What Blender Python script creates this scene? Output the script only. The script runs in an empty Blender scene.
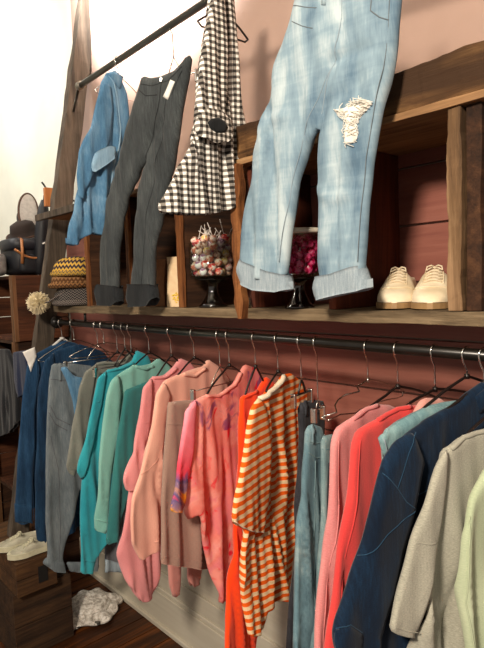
import bpy, math, random
import numpy as np
from mathutils import Vector, Matrix, noise
from mathutils.geometry import delaunay_2d_cdt
random.seed(7)
scn = bpy.context.scene
C = scn.collection
PI = math.pi
R = math.radians
# ------------------------------------------------------------------ camera
W, H, F = 484, 648, 552.0
EYE = Vector((0, -1.35, 1.57))
yaw, pitch, roll = R(42), R(4.1), R(2.0)
f0 = Vector((-math.cos(yaw), math.sin(yaw), 0)); zz = Vector((0, 0, 1)); r0 = f0.cross(zz)
FW = math.cos(pitch)*f0 - math.sin(pitch)*zz
u0 = math.sin(pitch)*f0 + math.cos(pitch)*zz
UP = math.cos(roll)*u0 + math.sin(roll)*r0
RT = math.cos(roll)*r0 - math.sin(roll)*u0
cd = bpy.data.cameras.new('camera'); cam = bpy.data.objects.new('camera', cd); C.objects.link(cam)
M3 = Matrix((RT, UP, -FW)).transposed()
cam.matrix_world = Matrix.Translation(EYE) @ M3.to_4x4()
cd.sensor_fit = 'VERTICAL'; cd.sensor_height = 24; cd.lens = F/H*24; cd.clip_start = .02
scn.camera = cam

def ray(u, v): return (FW + RT*((u-W/2)/F) + UP*((H/2-v)/F))
def on_y(u, v, y):                      # where the line of sight meets a plane parallel to the wall
    d = ray(u, v); return EYE + d*((y-EYE.y)/d.y)
def on_z(u, v, z):
    d = ray(u, v); return EYE + d*((z-EYE.z)/d.z)
def on_x(u, v, x):
    d = ray(u, v); return EYE + d*((x-EYE.x)/d.x)

# ------------------------------------------------------------------ helpers
def lin(h):
    h = h.lstrip('#'); c = [int(h[i:i+2], 16)/255 for i in (0, 2, 4)]
    return tuple((x/12.92 if x <= .04045 else ((x+.055)/1.055)**2.4) for x in c) + (1,)
def mesh_obj(name, verts, faces, mat, parent=None, uvs=None, smooth=True):
    me = bpy.data.meshes.new(name); me.from_pydata([tuple(v) for v in verts], [], faces); me.update()
    if smooth: me.polygons.foreach_set('use_smooth', [True]*len(me.polygons))
    if uvs is not None:
        l = me.uv_layers.new(name='UVMap')
        idx = np.zeros(len(me.loops), dtype=np.int32); me.loops.foreach_get('vertex_index', idx)
        l.data.foreach_set('uv', np.array(uvs, dtype=np.float32)[idx].ravel())
    for m in (mat if isinstance(mat, list) else [mat]): me.materials.append(m)
    o = bpy.data.objects.new(name, me); C.objects.link(o)
    if parent is not None:
        o.parent = parent
        o.matrix_parent_inverse = world_of(parent).inverted()
    return o
def world_of(o):
    m = o.matrix_basis.copy()
    if o.parent is not None: m = world_of(o.parent) @ o.matrix_parent_inverse @ m
    return m
def thing(name, label, cat, loc, group=None):
    o = bpy.data.objects.new(name, None); C.objects.link(o); o.location = loc
    o.empty_display_size = .05
    return tag(o, label, cat, group)
def tag(o, label, cat, group=None, kind=None):
    o['label'] = label; o['category'] = cat
    if group: o['group'] = group
    if kind: o['kind'] = kind
    return o
def struct(o): o['kind'] = 'structure'; return o

class MB:
    def __init__(s): s.v = []; s.f = []; s.uv = []
    def box(s, a, b, rough=0, seg=None, axis=0, rnd=None):
        # box, optionally cut along one axis with uneven hand-sawn edges
        lo = [min(a[i], b[i]) for i in range(3)]; hi = [max(a[i], b[i]) for i in range(3)]
        n = seg or 1; base = len(s.v); o = [i for i in range(3) if i != axis]
        rr = rnd or random
        ph = rr.random()*50
        for k in range(n+1):
            t = lo[axis]+(hi[axis]-lo[axis])*k/n
            for q, (p, w) in enumerate(((0, 0), (1, 0), (1, 1), (0, 1))):
                c = [0, 0, 0]; c[axis] = t
                c[o[0]] = (lo, hi)[p][o[0]]; c[o[1]] = (lo, hi)[w][o[1]]
                if rough:
                    c[o[0]] += rough*noise.noise((t*9+ph, q*7.1, 1.3)) + .5*rough*noise.noise((t*41+ph, q*3.1, 8))
                    c[o[1]] += rough*noise.noise((t*9+ph, q*5.3, 4.7)) + .5*rough*noise.noise((t*41+ph, q*9.1, 2))
                s.v.append(c)
        for k in range(n):
            for q in range(4):
                i = base+4*k+q; j = base+4*k+(q+1) % 4
                s.f.append((i, j, j+4, i+4))
        s.f.append((base, base+3, base+2, base+1)); e = base+4*n; s.f.append((e, e+1, e+2, e+3))
        return s
    def tube(s, pts, r, n=8, cap=True, closed=False):
        pts = [Vector(p) for p in pts]; base = len(s.v); m = len(pts)
        t0 = None; up = Vector((0.13, .21, .97)).normalized()
        for i, p in enumerate(pts):
            if closed: t = pts[(i+1) % m]-pts[i-1]
            else: t = pts[min(i+1, m-1)]-pts[max(i-1, 0)]
            if t.length < 1e-9: t = Vector((0, 0, 1))
            t.normalize()
            if t0 is None:
                a = up if abs(t.dot(up)) < .95 else Vector((1, 0, 0))
                nx = t.cross(a).normalized()
            else: nx = (nx - t*nx.dot(t)).normalized()
            t0 = t; ny = t.cross(nx); rr = r[i] if isinstance(r, (list, tuple)) else r
            for k in range(n):
                a = 2*PI*k/n; s.v.append(p + nx*(rr*math.cos(a)) + ny*(rr*math.sin(a)))
        rng = m if closed else m-1
        for i in range(rng):
            for k in range(n):
                a = base+i*n+k; b = base+i*n+(k+1) % n; c = base+((i+1) % m)*n+(k+1) % n; d = base+((i+1) % m)*n+k
                s.f.append((a, b, c, d))
        if cap and not closed:
            s.f.append(tuple(base+k for k in reversed(range(n)))); s.f.append(tuple(base+(m-1)*n+k for k in range(n)))
        return s
    def lathe(s, prof, c, n=28, sx=1, sy=1, wob=None):
        base = len(s.v); c = Vector(c)
        for j, (r, z) in enumerate(prof):
            for k in range(n):
                a = 2*PI*k/n; q = r*(wob(a, j) if wob else 1)
                s.v.append(c+Vector((q*math.cos(a)*sx, q*math.sin(a)*sy, z)))
        for j in range(len(prof)-1):
            for k in range(n):
                s.f.append((base+j*n+k, base+j*n+(k+1) % n, base+(j+1)*n+(k+1) % n, base+(j+1)*n+k))
        s.f.append(tuple(base+k for k in reversed(range(n)))); e = base+(len(prof)-1)*n
        s.f.append(tuple(e+k for k in range(n)))
        return s
    def xf(s, m, start=0):
        for i in range(start, len(s.v)): s.v[i] = m @ Vector(s.v[i])
        return s
    def build(s, name, mat, parent=None, smooth=True, bevel=0):
        o = mesh_obj(name, s.v, s.f, mat, parent, smooth=smooth)
        if bevel:
            b = o.modifiers.new('bevel', 'BEVEL'); b.width = bevel; b.segments = 2; b.limit_method = 'ANGLE'; b.angle_limit = R(50)
        return o

# ------------------------------------------------------------------ materials
class N:
    def __init__(s, name):
        s.m = bpy.data.materials.new(name); s.m.use_nodes = True; s.t = s.m.node_tree; s.n = s.t.nodes; s.l = s.t.links
        s.b = s.n['Principled BSDF']
    def new(s, t, **k):
        n = s.n.new(t)
        for a, v in k.items(): setattr(n, a, v)
        return n
    def link(s, a, b): s.l.new(a, b)
    def coord(s, kind='Object', scale=(1, 1, 1), rot=(0, 0, 0)):
        c = s.new('ShaderNodeTexCoord'); m = s.new('ShaderNodeMapping'); m.inputs['Scale'].default_value = scale; m.inputs['Rotation'].default_value = rot
        s.link(c.outputs[kind], m.inputs[0]); return m.outputs[0]
    def noise(s, vec, scale=5, detail=3, rough=.5, dist=0):
        n = s.new('ShaderNodeTexNoise'); n.inputs['Scale'].default_value = scale; n.inputs['Detail'].default_value = detail
        n.inputs['Roughness'].default_value = rough; n.inputs['Distortion'].default_value = dist
        s.link(vec, n.inputs['Vector']); return n.outputs['Fac']
    def ramp(s, fac, stops, interp='LINEAR'):
        r = s.new('ShaderNodeValToRGB'); e = r.color_ramp; e.interpolation = interp
        while len(e.elements) < len(stops): e.elements.new(.5)
        for el, (p, c) in zip(e.elements, stops):
            el.position = p; el.color = lin(c) if isinstance(c, str) else c
        s.link(fac, r.inputs[0]); return r.outputs[0]
    def mix(s, fac, a, b, mode='MIX'):
        m = s.new('ShaderNodeMix', data_type='RGBA', blend_type=mode)
        for sock, v in ((m.inputs[0], fac), (m.inputs[6], a), (m.inputs[7], b)):
            if hasattr(v, 'links') or isinstance(v, bpy.types.NodeSocket): s.link(v, sock)
            else: sock.default_value = lin(v) if isinstance(v, str) else v
        return m.outputs[2]
    def math(s, op, a, b=0.0, c=None):
        m = s.new('ShaderNodeMath', operation=op)
        for sock, v in zip(m.inputs, (a, b) if c is None else (a, b, c)):
            if isinstance(v, bpy.types.NodeSocket): s.link(v, sock)
            else: sock.default_value = v
        return m.outputs[0]
    def bump(s, h, strength=.3, dist=.002):
        b = s.new('ShaderNodeBump'); b.inputs['Strength'].default_value = strength; b.inputs['Distance'].default_value = dist
        s.link(h, b.inputs['Height']); s.link(b.outputs[0], s.b.inputs['Normal'])
    def col(s, c, rough=.8, metal=0, spec=None):
        i = s.b.inputs['Base Color']
        if isinstance(c, bpy.types.NodeSocket): s.link(c, i)
        else: i.default_value = lin(c)
        s.b.inputs['Roughness'].default_value = rough; s.b.inputs['Metallic'].default_value = metal
        if spec is not None: s.b.inputs['Specular IOR Level'].default_value = spec
        return s.m

def plain(name, c, rough=.5, metal=0, var=.0):
    n = N(name); 
    v = n.coord('Object', (1, 1, 1)); f = n.noise(v, 60, 2)
    m = n.mix(f, c, c); 
    mm = n.mix(.12 if metal == 0 else .05, m, n.ramp(f, [(.3, '#000000'), (.7, '#ffffff')]), 'OVERLAY')
    return n.col(mm, rough, metal)

def knit(name, base, light=None, fleck=.35, rib=260, rough=.95):
    """soft jersey / knit cloth: two close tones, fine courses in the bump"""
    n = N(name); light = light or base
    v = n.coord('UV', (1, 1, 1)); big = n.noise(v, 6, 3); fine = n.noise(n.coord('UV', (1, 2.2, 1)), 260, 2, .7)
    f = n.math('ADD', n.math('MULTIPLY', fine, fleck), n.math('MULTIPLY', big, 1-fleck))
    c = n.ramp(f, [(.33, base), (.67, light)])
    n.bump(n.math('ADD', n.math('MULTIPLY', n.math('SINE', n.math('MULTIPLY', sepuv(n, v)[0], rib*4)), .07), fine), .35, .0012)
    n.b.inputs['Sheen Weight'].default_value = .15; n.b.inputs['Sheen Roughness'].default_value = .6
    return n.col(c, rough, 0, .15)
def sepuv(n, v):
    s = n.new('ShaderNodeSeparateXYZ'); n.link(v, s.inputs[0]); return s.outputs[0], s.outputs[1]

def denim(name, dark, mid, light, wear=.5, rough=.9):
    n = N(name)
    big = n.noise(n.coord('UV', (7, 3, 1)), 1.6, 4, .6, .4)
    streak = n.noise(n.coord('UV', (220, 22, 1)), 1, 3, .7)
    twill = n.noise(n.coord('UV', (1, 1, 1), (0, 0, .6)), 420, 1, .6)
    f = n.math('ADD', n.math('MULTIPLY', big, wear), n.math('MULTIPLY', n.math('ADD', n.math('MULTIPLY', streak, .7), n.math('MULTIPLY', twill, .3)), 1-wear))
    c = n.ramp(f, [(.33, dark), (.5, mid), (.66, light)])
    n.bump(n.math('ADD', twill, streak), .3, .001)
    n.b.inputs['Sheen Weight'].default_value = .08
    return n.col(c, rough, 0, .2)

def wood(name, dark, mid, light, axis=0, rough=.75, bump=.6, scale=1.0, patches=None):
    n = N(name); s = [26*scale]*3; s[axis] = 2.2*scale
    v = n.coord('Object', tuple(s)); g = n.noise(v, 1, 6, .65, .5)
    s2 = [110*scale]*3; s2[axis] = 5*scale
    fine = n.noise(n.coord('Object', tuple(s2)), 1, 3, .7)
    blot = n.noise(n.coord('Object'), 5*scale, 3)
    f = n.math('ADD', n.math('MULTIPLY', g, .6), n.math('ADD', n.math('MULTIPLY', fine, .2), n.math('MULTIPLY', blot, .2)))
    c = n.ramp(f, [(.36, dark), (.5, mid), (.64, light)])
    if patches: c = n.mix(n.ramp(n.noise(n.coord('Object', tuple([x*.3 for x in s])), 1, 3), [(.5, '#000000'), (.62, '#ffffff')]), c, patches)
    n.bump(n.math('ADD', g, n.math('MULTIPLY', fine, .5)), bump, .004)
    return n.col(c, rough, 0, .3)

def plaster(name, a, b, rough=.7, scale=3):
    n = N(name); v = n.coord('Object'); f = n.noise(v, scale, 4); g = n.noise(v, 90, 3)
    n.bump(n.math('ADD', n.noise(v, 14, 4), n.math('MULTIPLY', g, .3)), .15, .004)
    return n.col(n.ramp(f, [(.35, a), (.65, b)]), rough, 0, .3)

def glass(name, tint='#f4f8f6', refl=.10):
    n = N(name); t = n.new('ShaderNodeBsdfTransparent'); t.inputs[0].default_value = lin(tint)
    g = n.new('ShaderNodeBsdfGlossy'); g.inputs['Roughness'].default_value = .03
    lw = n.new('ShaderNodeLayerWeight'); lw.inputs[0].default_value = .35
    mx = n.new('ShaderNodeMixShader'); n.link(n.math('ADD', n.math('MULTIPLY', lw.outputs['Fresnel'], .22), refl*.15), mx.inputs[0])
    n.link(t.outputs[0], mx.inputs[1]); n.link(g.outputs[0], mx.inputs[2]); n.link(mx.outputs[0], n.n['Material Output'].inputs[0])
    return n.m

def stripe_mat(name):
    n = N(name); v = n.coord('UV'); u, w = sepuv(n, v)
    wob = n.math('MULTIPLY', n.noise(v, 6, 1), .008)
    t = n.math('ADD', n.math('ADD', w, n.math('MULTIPLY', u, .04)), wob)
    s = n.math('SINE', n.math('MULTIPLY', t, 2*PI/.0215))
    c = n.ramp(n.math('ADD', n.math('MULTIPLY', s, .5), .5), [(.43, '#ffdcae'), (.52, '#ff6a1c')])
    c = n.mix(.12, c, n.ramp(n.noise(v, 300, 2, .7), [(.3, '#9a8f80'), (.7, '#ffffff')]), 'MULTIPLY')
    n.bump(n.noise(n.coord('UV', (1, 2, 1)), 260, 2, .7), .3, .001)
    return n.col(c, .95, 0, .15)
def gingham_mat(name):
    n = N(name); v = n.coord('UV'); u, w = sepuv(n, v)
    a = n.ramp(n.math('ADD', n.math('MULTIPLY', n.math('SINE', n.math('MULTIPLY', u, 2*PI/.0160)), .5), .5), [(.45, '#000000'), (.55, '#ffffff')])
    b = n.ramp(n.math('ADD', n.math('MULTIPLY', n.math('SINE', n.math('MULTIPLY', w, 2*PI/.0160)), .5), .5), [(.45, '#000000'), (.55, '#ffffff')])
    sm = n.math('MULTIPLY', n.math('ADD', a, b), .5)
    c = n.ramp(sm, [(.0, '#2b2826'), (.5, '#827d76'), (1, '#f4f1ea')])
    n.bump(n.noise(v, 300, 2), .25, .001)
    return n.col(c, .9, 0, .2)
def tiedye_mat(name):
    n = N(name); v = n.coord('UV'); u, w = sepuv(n, v)
    d = n.noise(n.coord('UV', (7, 6, 1)), 1, 4, .55, 1.2)
    c = n.ramp(d, [(.30, '#e87488'), (.42, '#f8a89c'), (.52, '#f08c80'), (.60, '#ea8488'), (.68, '#f49a8e')])
    c = n.mix(n.ramp(n.noise(n.coord('UV', (18, 11, 1)), 1, 3, .5, 1.6), [(.60, '#000000'), (.70, '#ffffff')]), c, '#f02c3c')
    top = n.ramp(w, [(.0, '#000000'), (1, '#ffffff')])
    # purple blotches: towards the shoulders
    pm = n.math('MULTIPLY', n.ramp(n.noise(n.coord('UV', (16, 12, 1)), 1, 3, .5, 1.3), [(.54, '#000000'), (.62, '#ffffff')]),
                n.math('MULTIPLY', n.math('GREATER_THAN', w, -.28), .75))
    c = n.mix(pm, c, '#7a3a78')
    n.bump(n.noise(v, 260, 2), .25, .001)
    return n.col(c, .95, 0, .15)
def tiedye_sleeve(name):
    n = N(name); v = n.coord('UV'); u, w = sepuv(n, v)
    t = n.math('ADD', n.math('MULTIPLY', w, -1.5), n.math('MULTIPLY', n.noise(n.coord('UV', (16, 10, 1)), 1, 4, .5, 1.3), .35))
    c = n.ramp(t, [(.45, '#ffa0b0'), (.62, '#f87888'), (.72, '#f04a60'), (.77, '#6a5a88'), (.82, '#a07a88'), (.87, '#f8a838')])
    n.bump(n.noise(v, 260, 2), .25, .001)
    return n.col(c, .95, 0, .15)

def light_jeans_mat(name):
    n = N(name)
    v = n.coord('UV'); u, w = sepuv(n, v)
    big = n.noise(n.coord('UV', (11, 3.0, 1)), 1.3, 3, .5, .5)
    streak = n.noise(n.coord('UV', (260, 24, 1)), 1, 3, .7)
    whisk = n.noise(n.coord('UV', (7, 42, 1), (0, 0, .35)), 1, 3, .6, .4)
    f = n.math('ADD', n.math('MULTIPLY', big, .72), n.math('ADD', n.math('MULTIPLY', streak, .14), n.math('MULTIPLY', whisk, .14)))
    c = n.ramp(f, [(.36, '#5a7488'), (.5, '#88a0ae'), (.62, '#bac9ce')])
    n.bump(streak, .3, .001)
    return n.col(c, .9, 0, .2)

M = {}
M['white_wall'] = plaster('white_wall', '#d6d6ca', '#e2e2d6')
M['pink_wall'] = plaster('pink_plaster', '#a58a7d', '#b09588')
M['boards'] = wood('pink_painted_boards', '#7a4840', '#8d584c', '#9d685b', 0, .45, .25, .6)
M['cream_paint'] = wood('cream_painted_wood', '#b5ad9c', '#c4bcaa', '#cec7b6', 0, .55, .15, .5)
M['floor'] = wood('dark_floor_boards', '#1c0e08', '#44240f', '#7a4318', 1, .45, .5, .7)
M['ceiling'] = plaster('ceiling_white', '#d8d5cc', '#e2dfd6')
M['wood_board'] = wood('grey_brown_board', '#352a1e', '#6a5a44', '#938064', 0, .8, .9, 1.2)
M['wood_lip'] = wood('tan_lip', '#6a4e34', '#94704c', '#ae8a62', 0, .75, .4)
M['beam'] = wood('rough_beam', '#1e140b', '#5c4026', '#8e6a42', 0, .9, 1.0, 1.3, '#3c291a')
M['divider'] = wood('grey_divider', '#3a2a1c', '#6c5238', '#97795a', 2, .8, .9)
M['red_wood'] = wood('red_brown_crate_side', '#2e140c', '#552818', '#70361f', 2, .75, .3)
M['live_edge'] = wood('rough_sawn_orange_wood', '#3a2010', '#744624', '#a06a3c', 2, .9, 1.0, 1.4)
M['post'] = wood('weathered_post', '#28231e', '#51473d', '#6e6255', 2, .85, .8, .8)
M['dark_wood'] = wood('dark_crate_wood', '#1e120b', '#3a2416', '#553823', 1, .85, .7)
M['mid_wood'] = wood('reddish_crate_wood', '#2a170e', '#4c2a18', '#6a3e25', 1, .8, .5)
M['stile'] = wood('tan_crate_frame', '#44301f', '#6c4a2e', '#866042', 2, .8, .5)
M['rod'] = plain('black_pipe', '#16130f', .28, 0)
M['chrome'] = plain('chrome_wire', '#d8d4cc', .18, 1)
M['blackwire'] = plain('black_hanger', '#1c1412', .35)
M['clearhanger'] = plain('pale_plastic', '#cfcfcb', .3)

# ------------------------------------------------------------------ setting
def slab(name, a, b, mat): return struct(MB().box(a, b).build(name, mat, smooth=False))
XL, XR = -5.2, 1.6
ZC = 3.42
slab('floor', (XL, -3.6, -.08), (XR, .1, -.03), M['dark_wood'])
fb = MB(); x = XL; k = 0
while x < XR:
    w = .11; fb.box((x+.003, -3.6, -.03), (x+w-.003, .0, 0.0+.0015*random.random())); x += w
struct(fb.build('trim_1', M['floor'], smooth=False))
slab('wall_back', (XL, 0, -.03), (-2.72, .12, ZC), M['white_wall'])
slab('wall_back_pink', (-2.72, 0, -.03), (XR, .12, ZC), M['pink_wall'])
slab('ceiling', (XL, -3.6, ZC), (XR, .12, ZC+.1), M['ceiling'])
slab('wall_left', (XL-.1, -3.6, -.03), (XL, .12, ZC), M['white_wall'])
# horizontal painted boards behind the shelves and the rail
pb = MB(); z = .80; 
while z < 1.93:
    pb.box((-2.90, -.014, z+.0025), (XR-.02, 0, min(z+.149, 1.94))); z += .152
struct(pb.build('trim_2', M['boards'], smooth=False, bevel=.0015))
# cream wainscot with stiles, baseboard with a moulded top
wp = MB().box((-3.6, -.010, .2035), (XR-.02, 0, .76))
for xs in np.arange(-3.5, 1.5, .62): wp.box((xs, -.0205, .2705), (xs+.085, -.0102, .6595))
wp.box((-3.599, -.022, .66), (XR-.021, -.0102, .7595)).box((-3.599, -.022, .2045), (XR-.021, -.0102, .27)).box((-3.601, -.035, .7605), (XR-.019, .001, .806))
struct(wp.build('trim_3', M['cream_paint'], smooth=False, bevel=.003))
bb = MB().box((-3.6, -.026, 0), (XR-.02, 0, .165)).box((-3.6, -.020, .165), (XR-.02, 0, .185)).box((-3.6, -.014, .185), (XR-.02, 0, .203)).box((-3.6, -.04, 0), (XR-.02, -.02, .022))
struct(bb.build('baseboard_back', M['cream_paint'], smooth=False, bevel=.004))

# ------------------------------------------------------------------ shelf unit
SF = -.30
ZB0, ZB1 = 1.473, 1.502
ZT = 1.900
unit = thing('shelf_unit', 'rustic wall shelf of reclaimed crate boards above the lower clothes rail', 'shelf', (-1.0, SF, ZB0))
MB().box((-2.45, SF, ZB0), (-.02, -.012, ZB1), .003, 90, 0).build('shelf_board', M['wood_board'], unit, False, .002)
MB().box((-2.50, SF-.004, ZT), (-.02, -.012, ZT+.016), .0012, 60, 0).build('top_board', M['wood_lip'], unit, False, .001)
MB().box((-1.205, SF+.004, ZT+.018), (-.02, SF+.05, ZT+.105), .006, 80, 0).build('beam', M['beam'], unit, False, .003)
MB().box((-2.515, SF-.034, ZT-.010), (-2.12, SF-.012, ZT+.018), .0025, 20, 0).build('batten', M['post'], unit, False, .002)
def divider(x, w, mat, y0=SF+.002, name='divider', rough=.003, seg=24):
    return MB().box((x-w/2, y0, ZB1), (x+w/2, -.014, ZT), rough, seg, 2).build(name, mat, unit, False, .002)
divider(-2.10, .024, M['dark_wood'], SF+.012); divider(-1.775, .024, M['dark_wood'], SF+.012); divider(-1.458, .022, M['dark_wood'], SF+.012)
for xd in (-2.10, -1.775, -1.458): MB().box((xd-.014, SF, ZB1), (xd+.014, SF+.012, ZT), .003, 30, 2).build('lit_divider_edge', M['live_edge'], unit, False, .001); divider(-.842, .02, M['red_wood'])  # orange strips on dark dividers put the lit front edge into the colour
divider(-1.150, .018, M['red_wood'], SF+.03)
divider(-.532, .030, M['divider'], rough=.005); divider(-.498, .03, M['dark_wood'], SF+.012, rough=.003)
# the rough sawn board standing in front of the shelf edge
rb = MB(); n = 60; base = 0
for k in range(n+1):
    t = k/n; z = ZB1-.028 + (ZT+.028-ZB1)*t
    wl = -.019 + .004*noise.noise((z*30, 1, 1)) + .003*math.sin(z*70); wr = .016 + .006*noise.noise((z*26, 7, 3)) + .004*math.sin(z*55+1) 
    if t < .12: wl *= .35+.65*t/.12; wr *= .45+.55*t/.12
    for (a, b) in ((wl, -.024), (wr, -.024), (wr*.9, 0), (wl*.9, 0)): rb.v.append((-1.150+a, SF+b+.002*noise.noise((a*90, z*60, 2)), z))
for k in range(n):
    for q in range(4): rb.f.append((4*k+q, 4*k+(q+1) % 4, 4*k+4+(q+1) % 4, 4*k+4+q))
rb.f += [(0, 3, 2, 1), (4*n, 4*n+1, 4*n+2, 4*n+3)]
rb.build('divider_front', M['live_edge'], unit, False)
# leaning post at the left end: foot forward on the lower crate, head back on the wall
PX = -2.55
pa = on_x(44, 335, PX); pb_ = on_x(88, 0, PX)
dirp = (pb_-pa).normalized()
foot = pa + dirp*((.452-pa.z)/dirp.z); head = pa + dirp*((3.38-pa.z)/dirp.z)
pm = MB().box((-.026, -.043, 0), (.026, .043, (head-foot).length), .006, 70, 2)
ax = Vector((1, 0, 0)); ay = dirp.cross(ax).normalized()
pm.xf(Matrix.Translation(foot) @ Matrix((ax, ay, dirp)).transposed().to_4x4())
pm.build('post', M['post'], unit, False, .003)

# ------------------------------------------------------------------ rails
ra = on_y(81, 85, -.235); rc = on_y(207, 1, -.315); rdir = (rc-ra).normalized()
UR0 = ra - rdir*.02; UR1 = ra + rdir*2.6
t = thing('clothes_rail', 'upper black pipe rail fixed to the leaning post, above the shelf', 'clothes rail', UR0, 'black pipe rails')
MB().tube([UR0, UR1], .0115, 16).build('pipe', M['rod'], t)
MB().tube([UR0-rdir*.004, UR0+rdir*.022], .017, 20).build('elbow', plain('worn_steel', '#8d877c', .4, .8), t)
ps = foot + dirp*((UR0.z-foot.z)/dirp.z)
MB().tube([UR0, ps], .006, 12).build('wall_pipe', M['rod'], t)
LY = -.27
def lz(x):                                # the lower rail sags a little
    return LR0.z + (LR1.z-LR0.z)*(x-LR0.x)/(LR1.x-LR0.x)
LR0 = on_y(57, 322, LY); LR1 = on_y(484, 355.5, LY)
e = LR0 + (LR1-LR0)*1.5
t = thing('clothes_rail', 'lower black pipe rail under the shelf carrying the row of hangers', 'clothes rail', LR0, 'black pipe rails')
MB().tube([LR0, e], .0125, 16).build('pipe', M['rod'], t)
fl = MB().tube([LR0-Vector((.006, 0, 0)), LR0+Vector((.008, 0, 0))], .03, 20); fl.build('flange', M['rod'], t)
for xb in (-2.2, -.2):
    MB().tube([(xb, LY, lz(xb)), (xb, LY+.0, lz(xb)+.03), (xb, LY+.0, ZB0+.001)], .006, 8).build('bracket', M['rod'], t)

# ------------------------------------------------------------------ cloth
def chaikin(p, it=1):
    for _ in range(it):
        q = []
        for i in range(len(p)):
            a, b = np.array(p[i]), np.array(p[(i+1) % len(p)])
            L = max(1e-9, float(np.hypot(*(b-a)))); c = min(.25, .006/L)
            q += [tuple(a*(1-c)+b*c), tuple(a*c+b*(1-c))]
        p = q
    return p
def seg_dist(P, A, B):
    d = B-A; L = (d**2).sum()+1e-12
    t = np.clip(((P-A)@d)/L, 0, 1); return np.sqrt(((P-A-t[:, None]*d)**2).sum(1))
class Sheet:
    """a hanging piece of cloth: an outline on its own upright plane, swollen to a soft two sided shell with folds"""
    def __init__(s, px, origin, theta, off=0, T=.009, edge=.010, fold=.009, lam=.07, h=.011, seed=0, creases=(), lean=0, smooth=1, drape=1.0, flare=1.0, hold=.06, diag=.0, hemzone=.3, open_top=False):
        s.o = Vector(origin); s.d = Vector((math.sin(theta), -math.cos(theta), 0)); s.n = Vector((math.cos(theta), math.sin(theta), 0))
        if s.n.dot(EYE-s.o) < 0: s.n = -s.n
        s.off = off; s.T = T; s.edge = edge; s.thin = 0; s.fold = fold; s.lam = lam; s.seed = seed*7.31; s.diag = diag
        s.hold = hold; s.flare = flare
        rg = random.Random(seed*13+5); s.rid = []
        for k in range(9): s.rid.append((rg.uniform(-.30, .30), rg.uniform(-.35, .35), rg.choice((-1, 1, 1))*rg.uniform(.5, 1.3)*fold*1.15, rg.uniform(.007, .017), rg.uniform(0, .25), rg.uniform(0, 6)))
        poly = [s.to_st(*p) for p in px]
        for _ in range(smooth): poly = chaikin(poly)
        # resample
        out = []
        for i in range(len(poly)):
            a, b = np.array(poly[i]), np.array(poly[(i+1) % len(poly)])
            L = np.hypot(*(b-a)); m = max(1, int(round(L/h)))
            for k in range(m): out.append(a+(b-a)*k/m)
        s.poly = np.array(out); s.top = s.poly[:, 1].max()
        A = s.poly; B = np.roll(A, -1, 0); e_ = B-A; L_ = np.maximum(1e-9, np.hypot(e_[:, 0], e_[:, 1]))
        area2 = np.sum(A[:, 0]*B[:, 1]-B[:, 0]*A[:, 1]); nt = -e_[:, 0]/L_*(1 if area2 > 0 else -1)
        hgt = s.top-s.poly[:, 1].min(); mid = (A[:, 1]+B[:, 1])/2
        s.hem = (nt < -.5) & (mid < s.top-hgt*(1-hemzone))
        if open_top: s.hem |= nt > .5
        if hemzone <= 0: s.hem[:] = False
        s.creases = [([np.array(s.to_st(*p)) for p in c[0]], c[1], c[2]) for c in creases]
        s.h = h
    def to_st(s, u, v):
        d = ray(u, v); o = s.o + s.n*s.off
        p = EYE + d*((o-EYE).dot(s.n)/d.dot(s.n))
        y = min(p.y, -.045)
        if abs(s.d.y) > .3 and y < p.y: 
            st = (y-o.y)/s.d.y
        else: st = (p-o).dot(s.d)
        return (st, p.z-s.o.z)
    def dist(s, P):
        D = np.full(len(P), 9.0); n = len(s.poly)
        for i in range(n): D = np.minimum(D, seg_dist(P, s.poly[i], s.poly[(i+1) % n]))
        return D
    def swd(s, P):
        D = np.full(len(P), 9.0); n = len(s.poly)
        for i in range(n):
            if not s.hem[i]: D = np.minimum(D, seg_dist(P, s.poly[i], s.poly[(i+1) % n]))
        return D
    def wave(s, P):
        out = np.zeros(len(P))
        for i, (a, b) in enumerate(P):
            dn = min(1, max(0, (s.top-b-s.hold)/.25)); dn = .22+.78*dn
            wob = noise.noise((a*5, b*2.2, s.seed))*1.6
            w = math.sin(2*PI*(a+s.diag*b)/s.lam+wob*2.3+s.seed)
            w = .5*w + .45*(1-2*abs(math.sin(PI*(a+s.diag*b)/s.lam*.8+wob*1.5+s.seed*3))**.8) + .35*math.sin(2*PI*(a-s.diag*b)/(s.lam*.53)+s.seed*2+wob*3)
            w += 1.1*noise.noise((a*8+s.seed, b*5, 3.3)) + .22*noise.noise((a*22, b*14, s.seed))
            out[i] = s.fold*w*dn
            dd = s.top-b
            for s0, sl, am_, wd_, st_, ph_ in s.rid:
                g_ = min(1, max(0, (dd-st_)/.12))
                if g_ <= 0: continue
                x_ = (a-s0*.8-sl*(dd-.35)*.35-.012*math.sin(dd*9+ph_))/wd_
                if abs(x_) < 3: out[i] += am_*g_*math.exp(-x_*x_)
        for pts, depth, wid in s.creases:
            D = np.full(len(P), 9.0)
            for i in range(len(pts)-1): D = np.minimum(D, seg_dist(P, pts[i], pts[i+1]))
            out += depth*np.exp(-(D/wid)**2)
        return out
    def swell(s, D):
        q = np.clip(D/s.edge, 0, 1); return s.T*np.sqrt(np.maximum(0, 1-(1-q)**2))
    def surf(s, P, lift=0):
        P = np.array(P, dtype=float).reshape(-1, 2); D = s.swd(P); w = s.wave(P); z = s.swell(D)
        return [s.o + s.d*p[0] + Vector((0, 0, p[1])) + s.n*(s.off+a+b+lift) for p, a, b in zip(P, w, z)]
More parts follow.
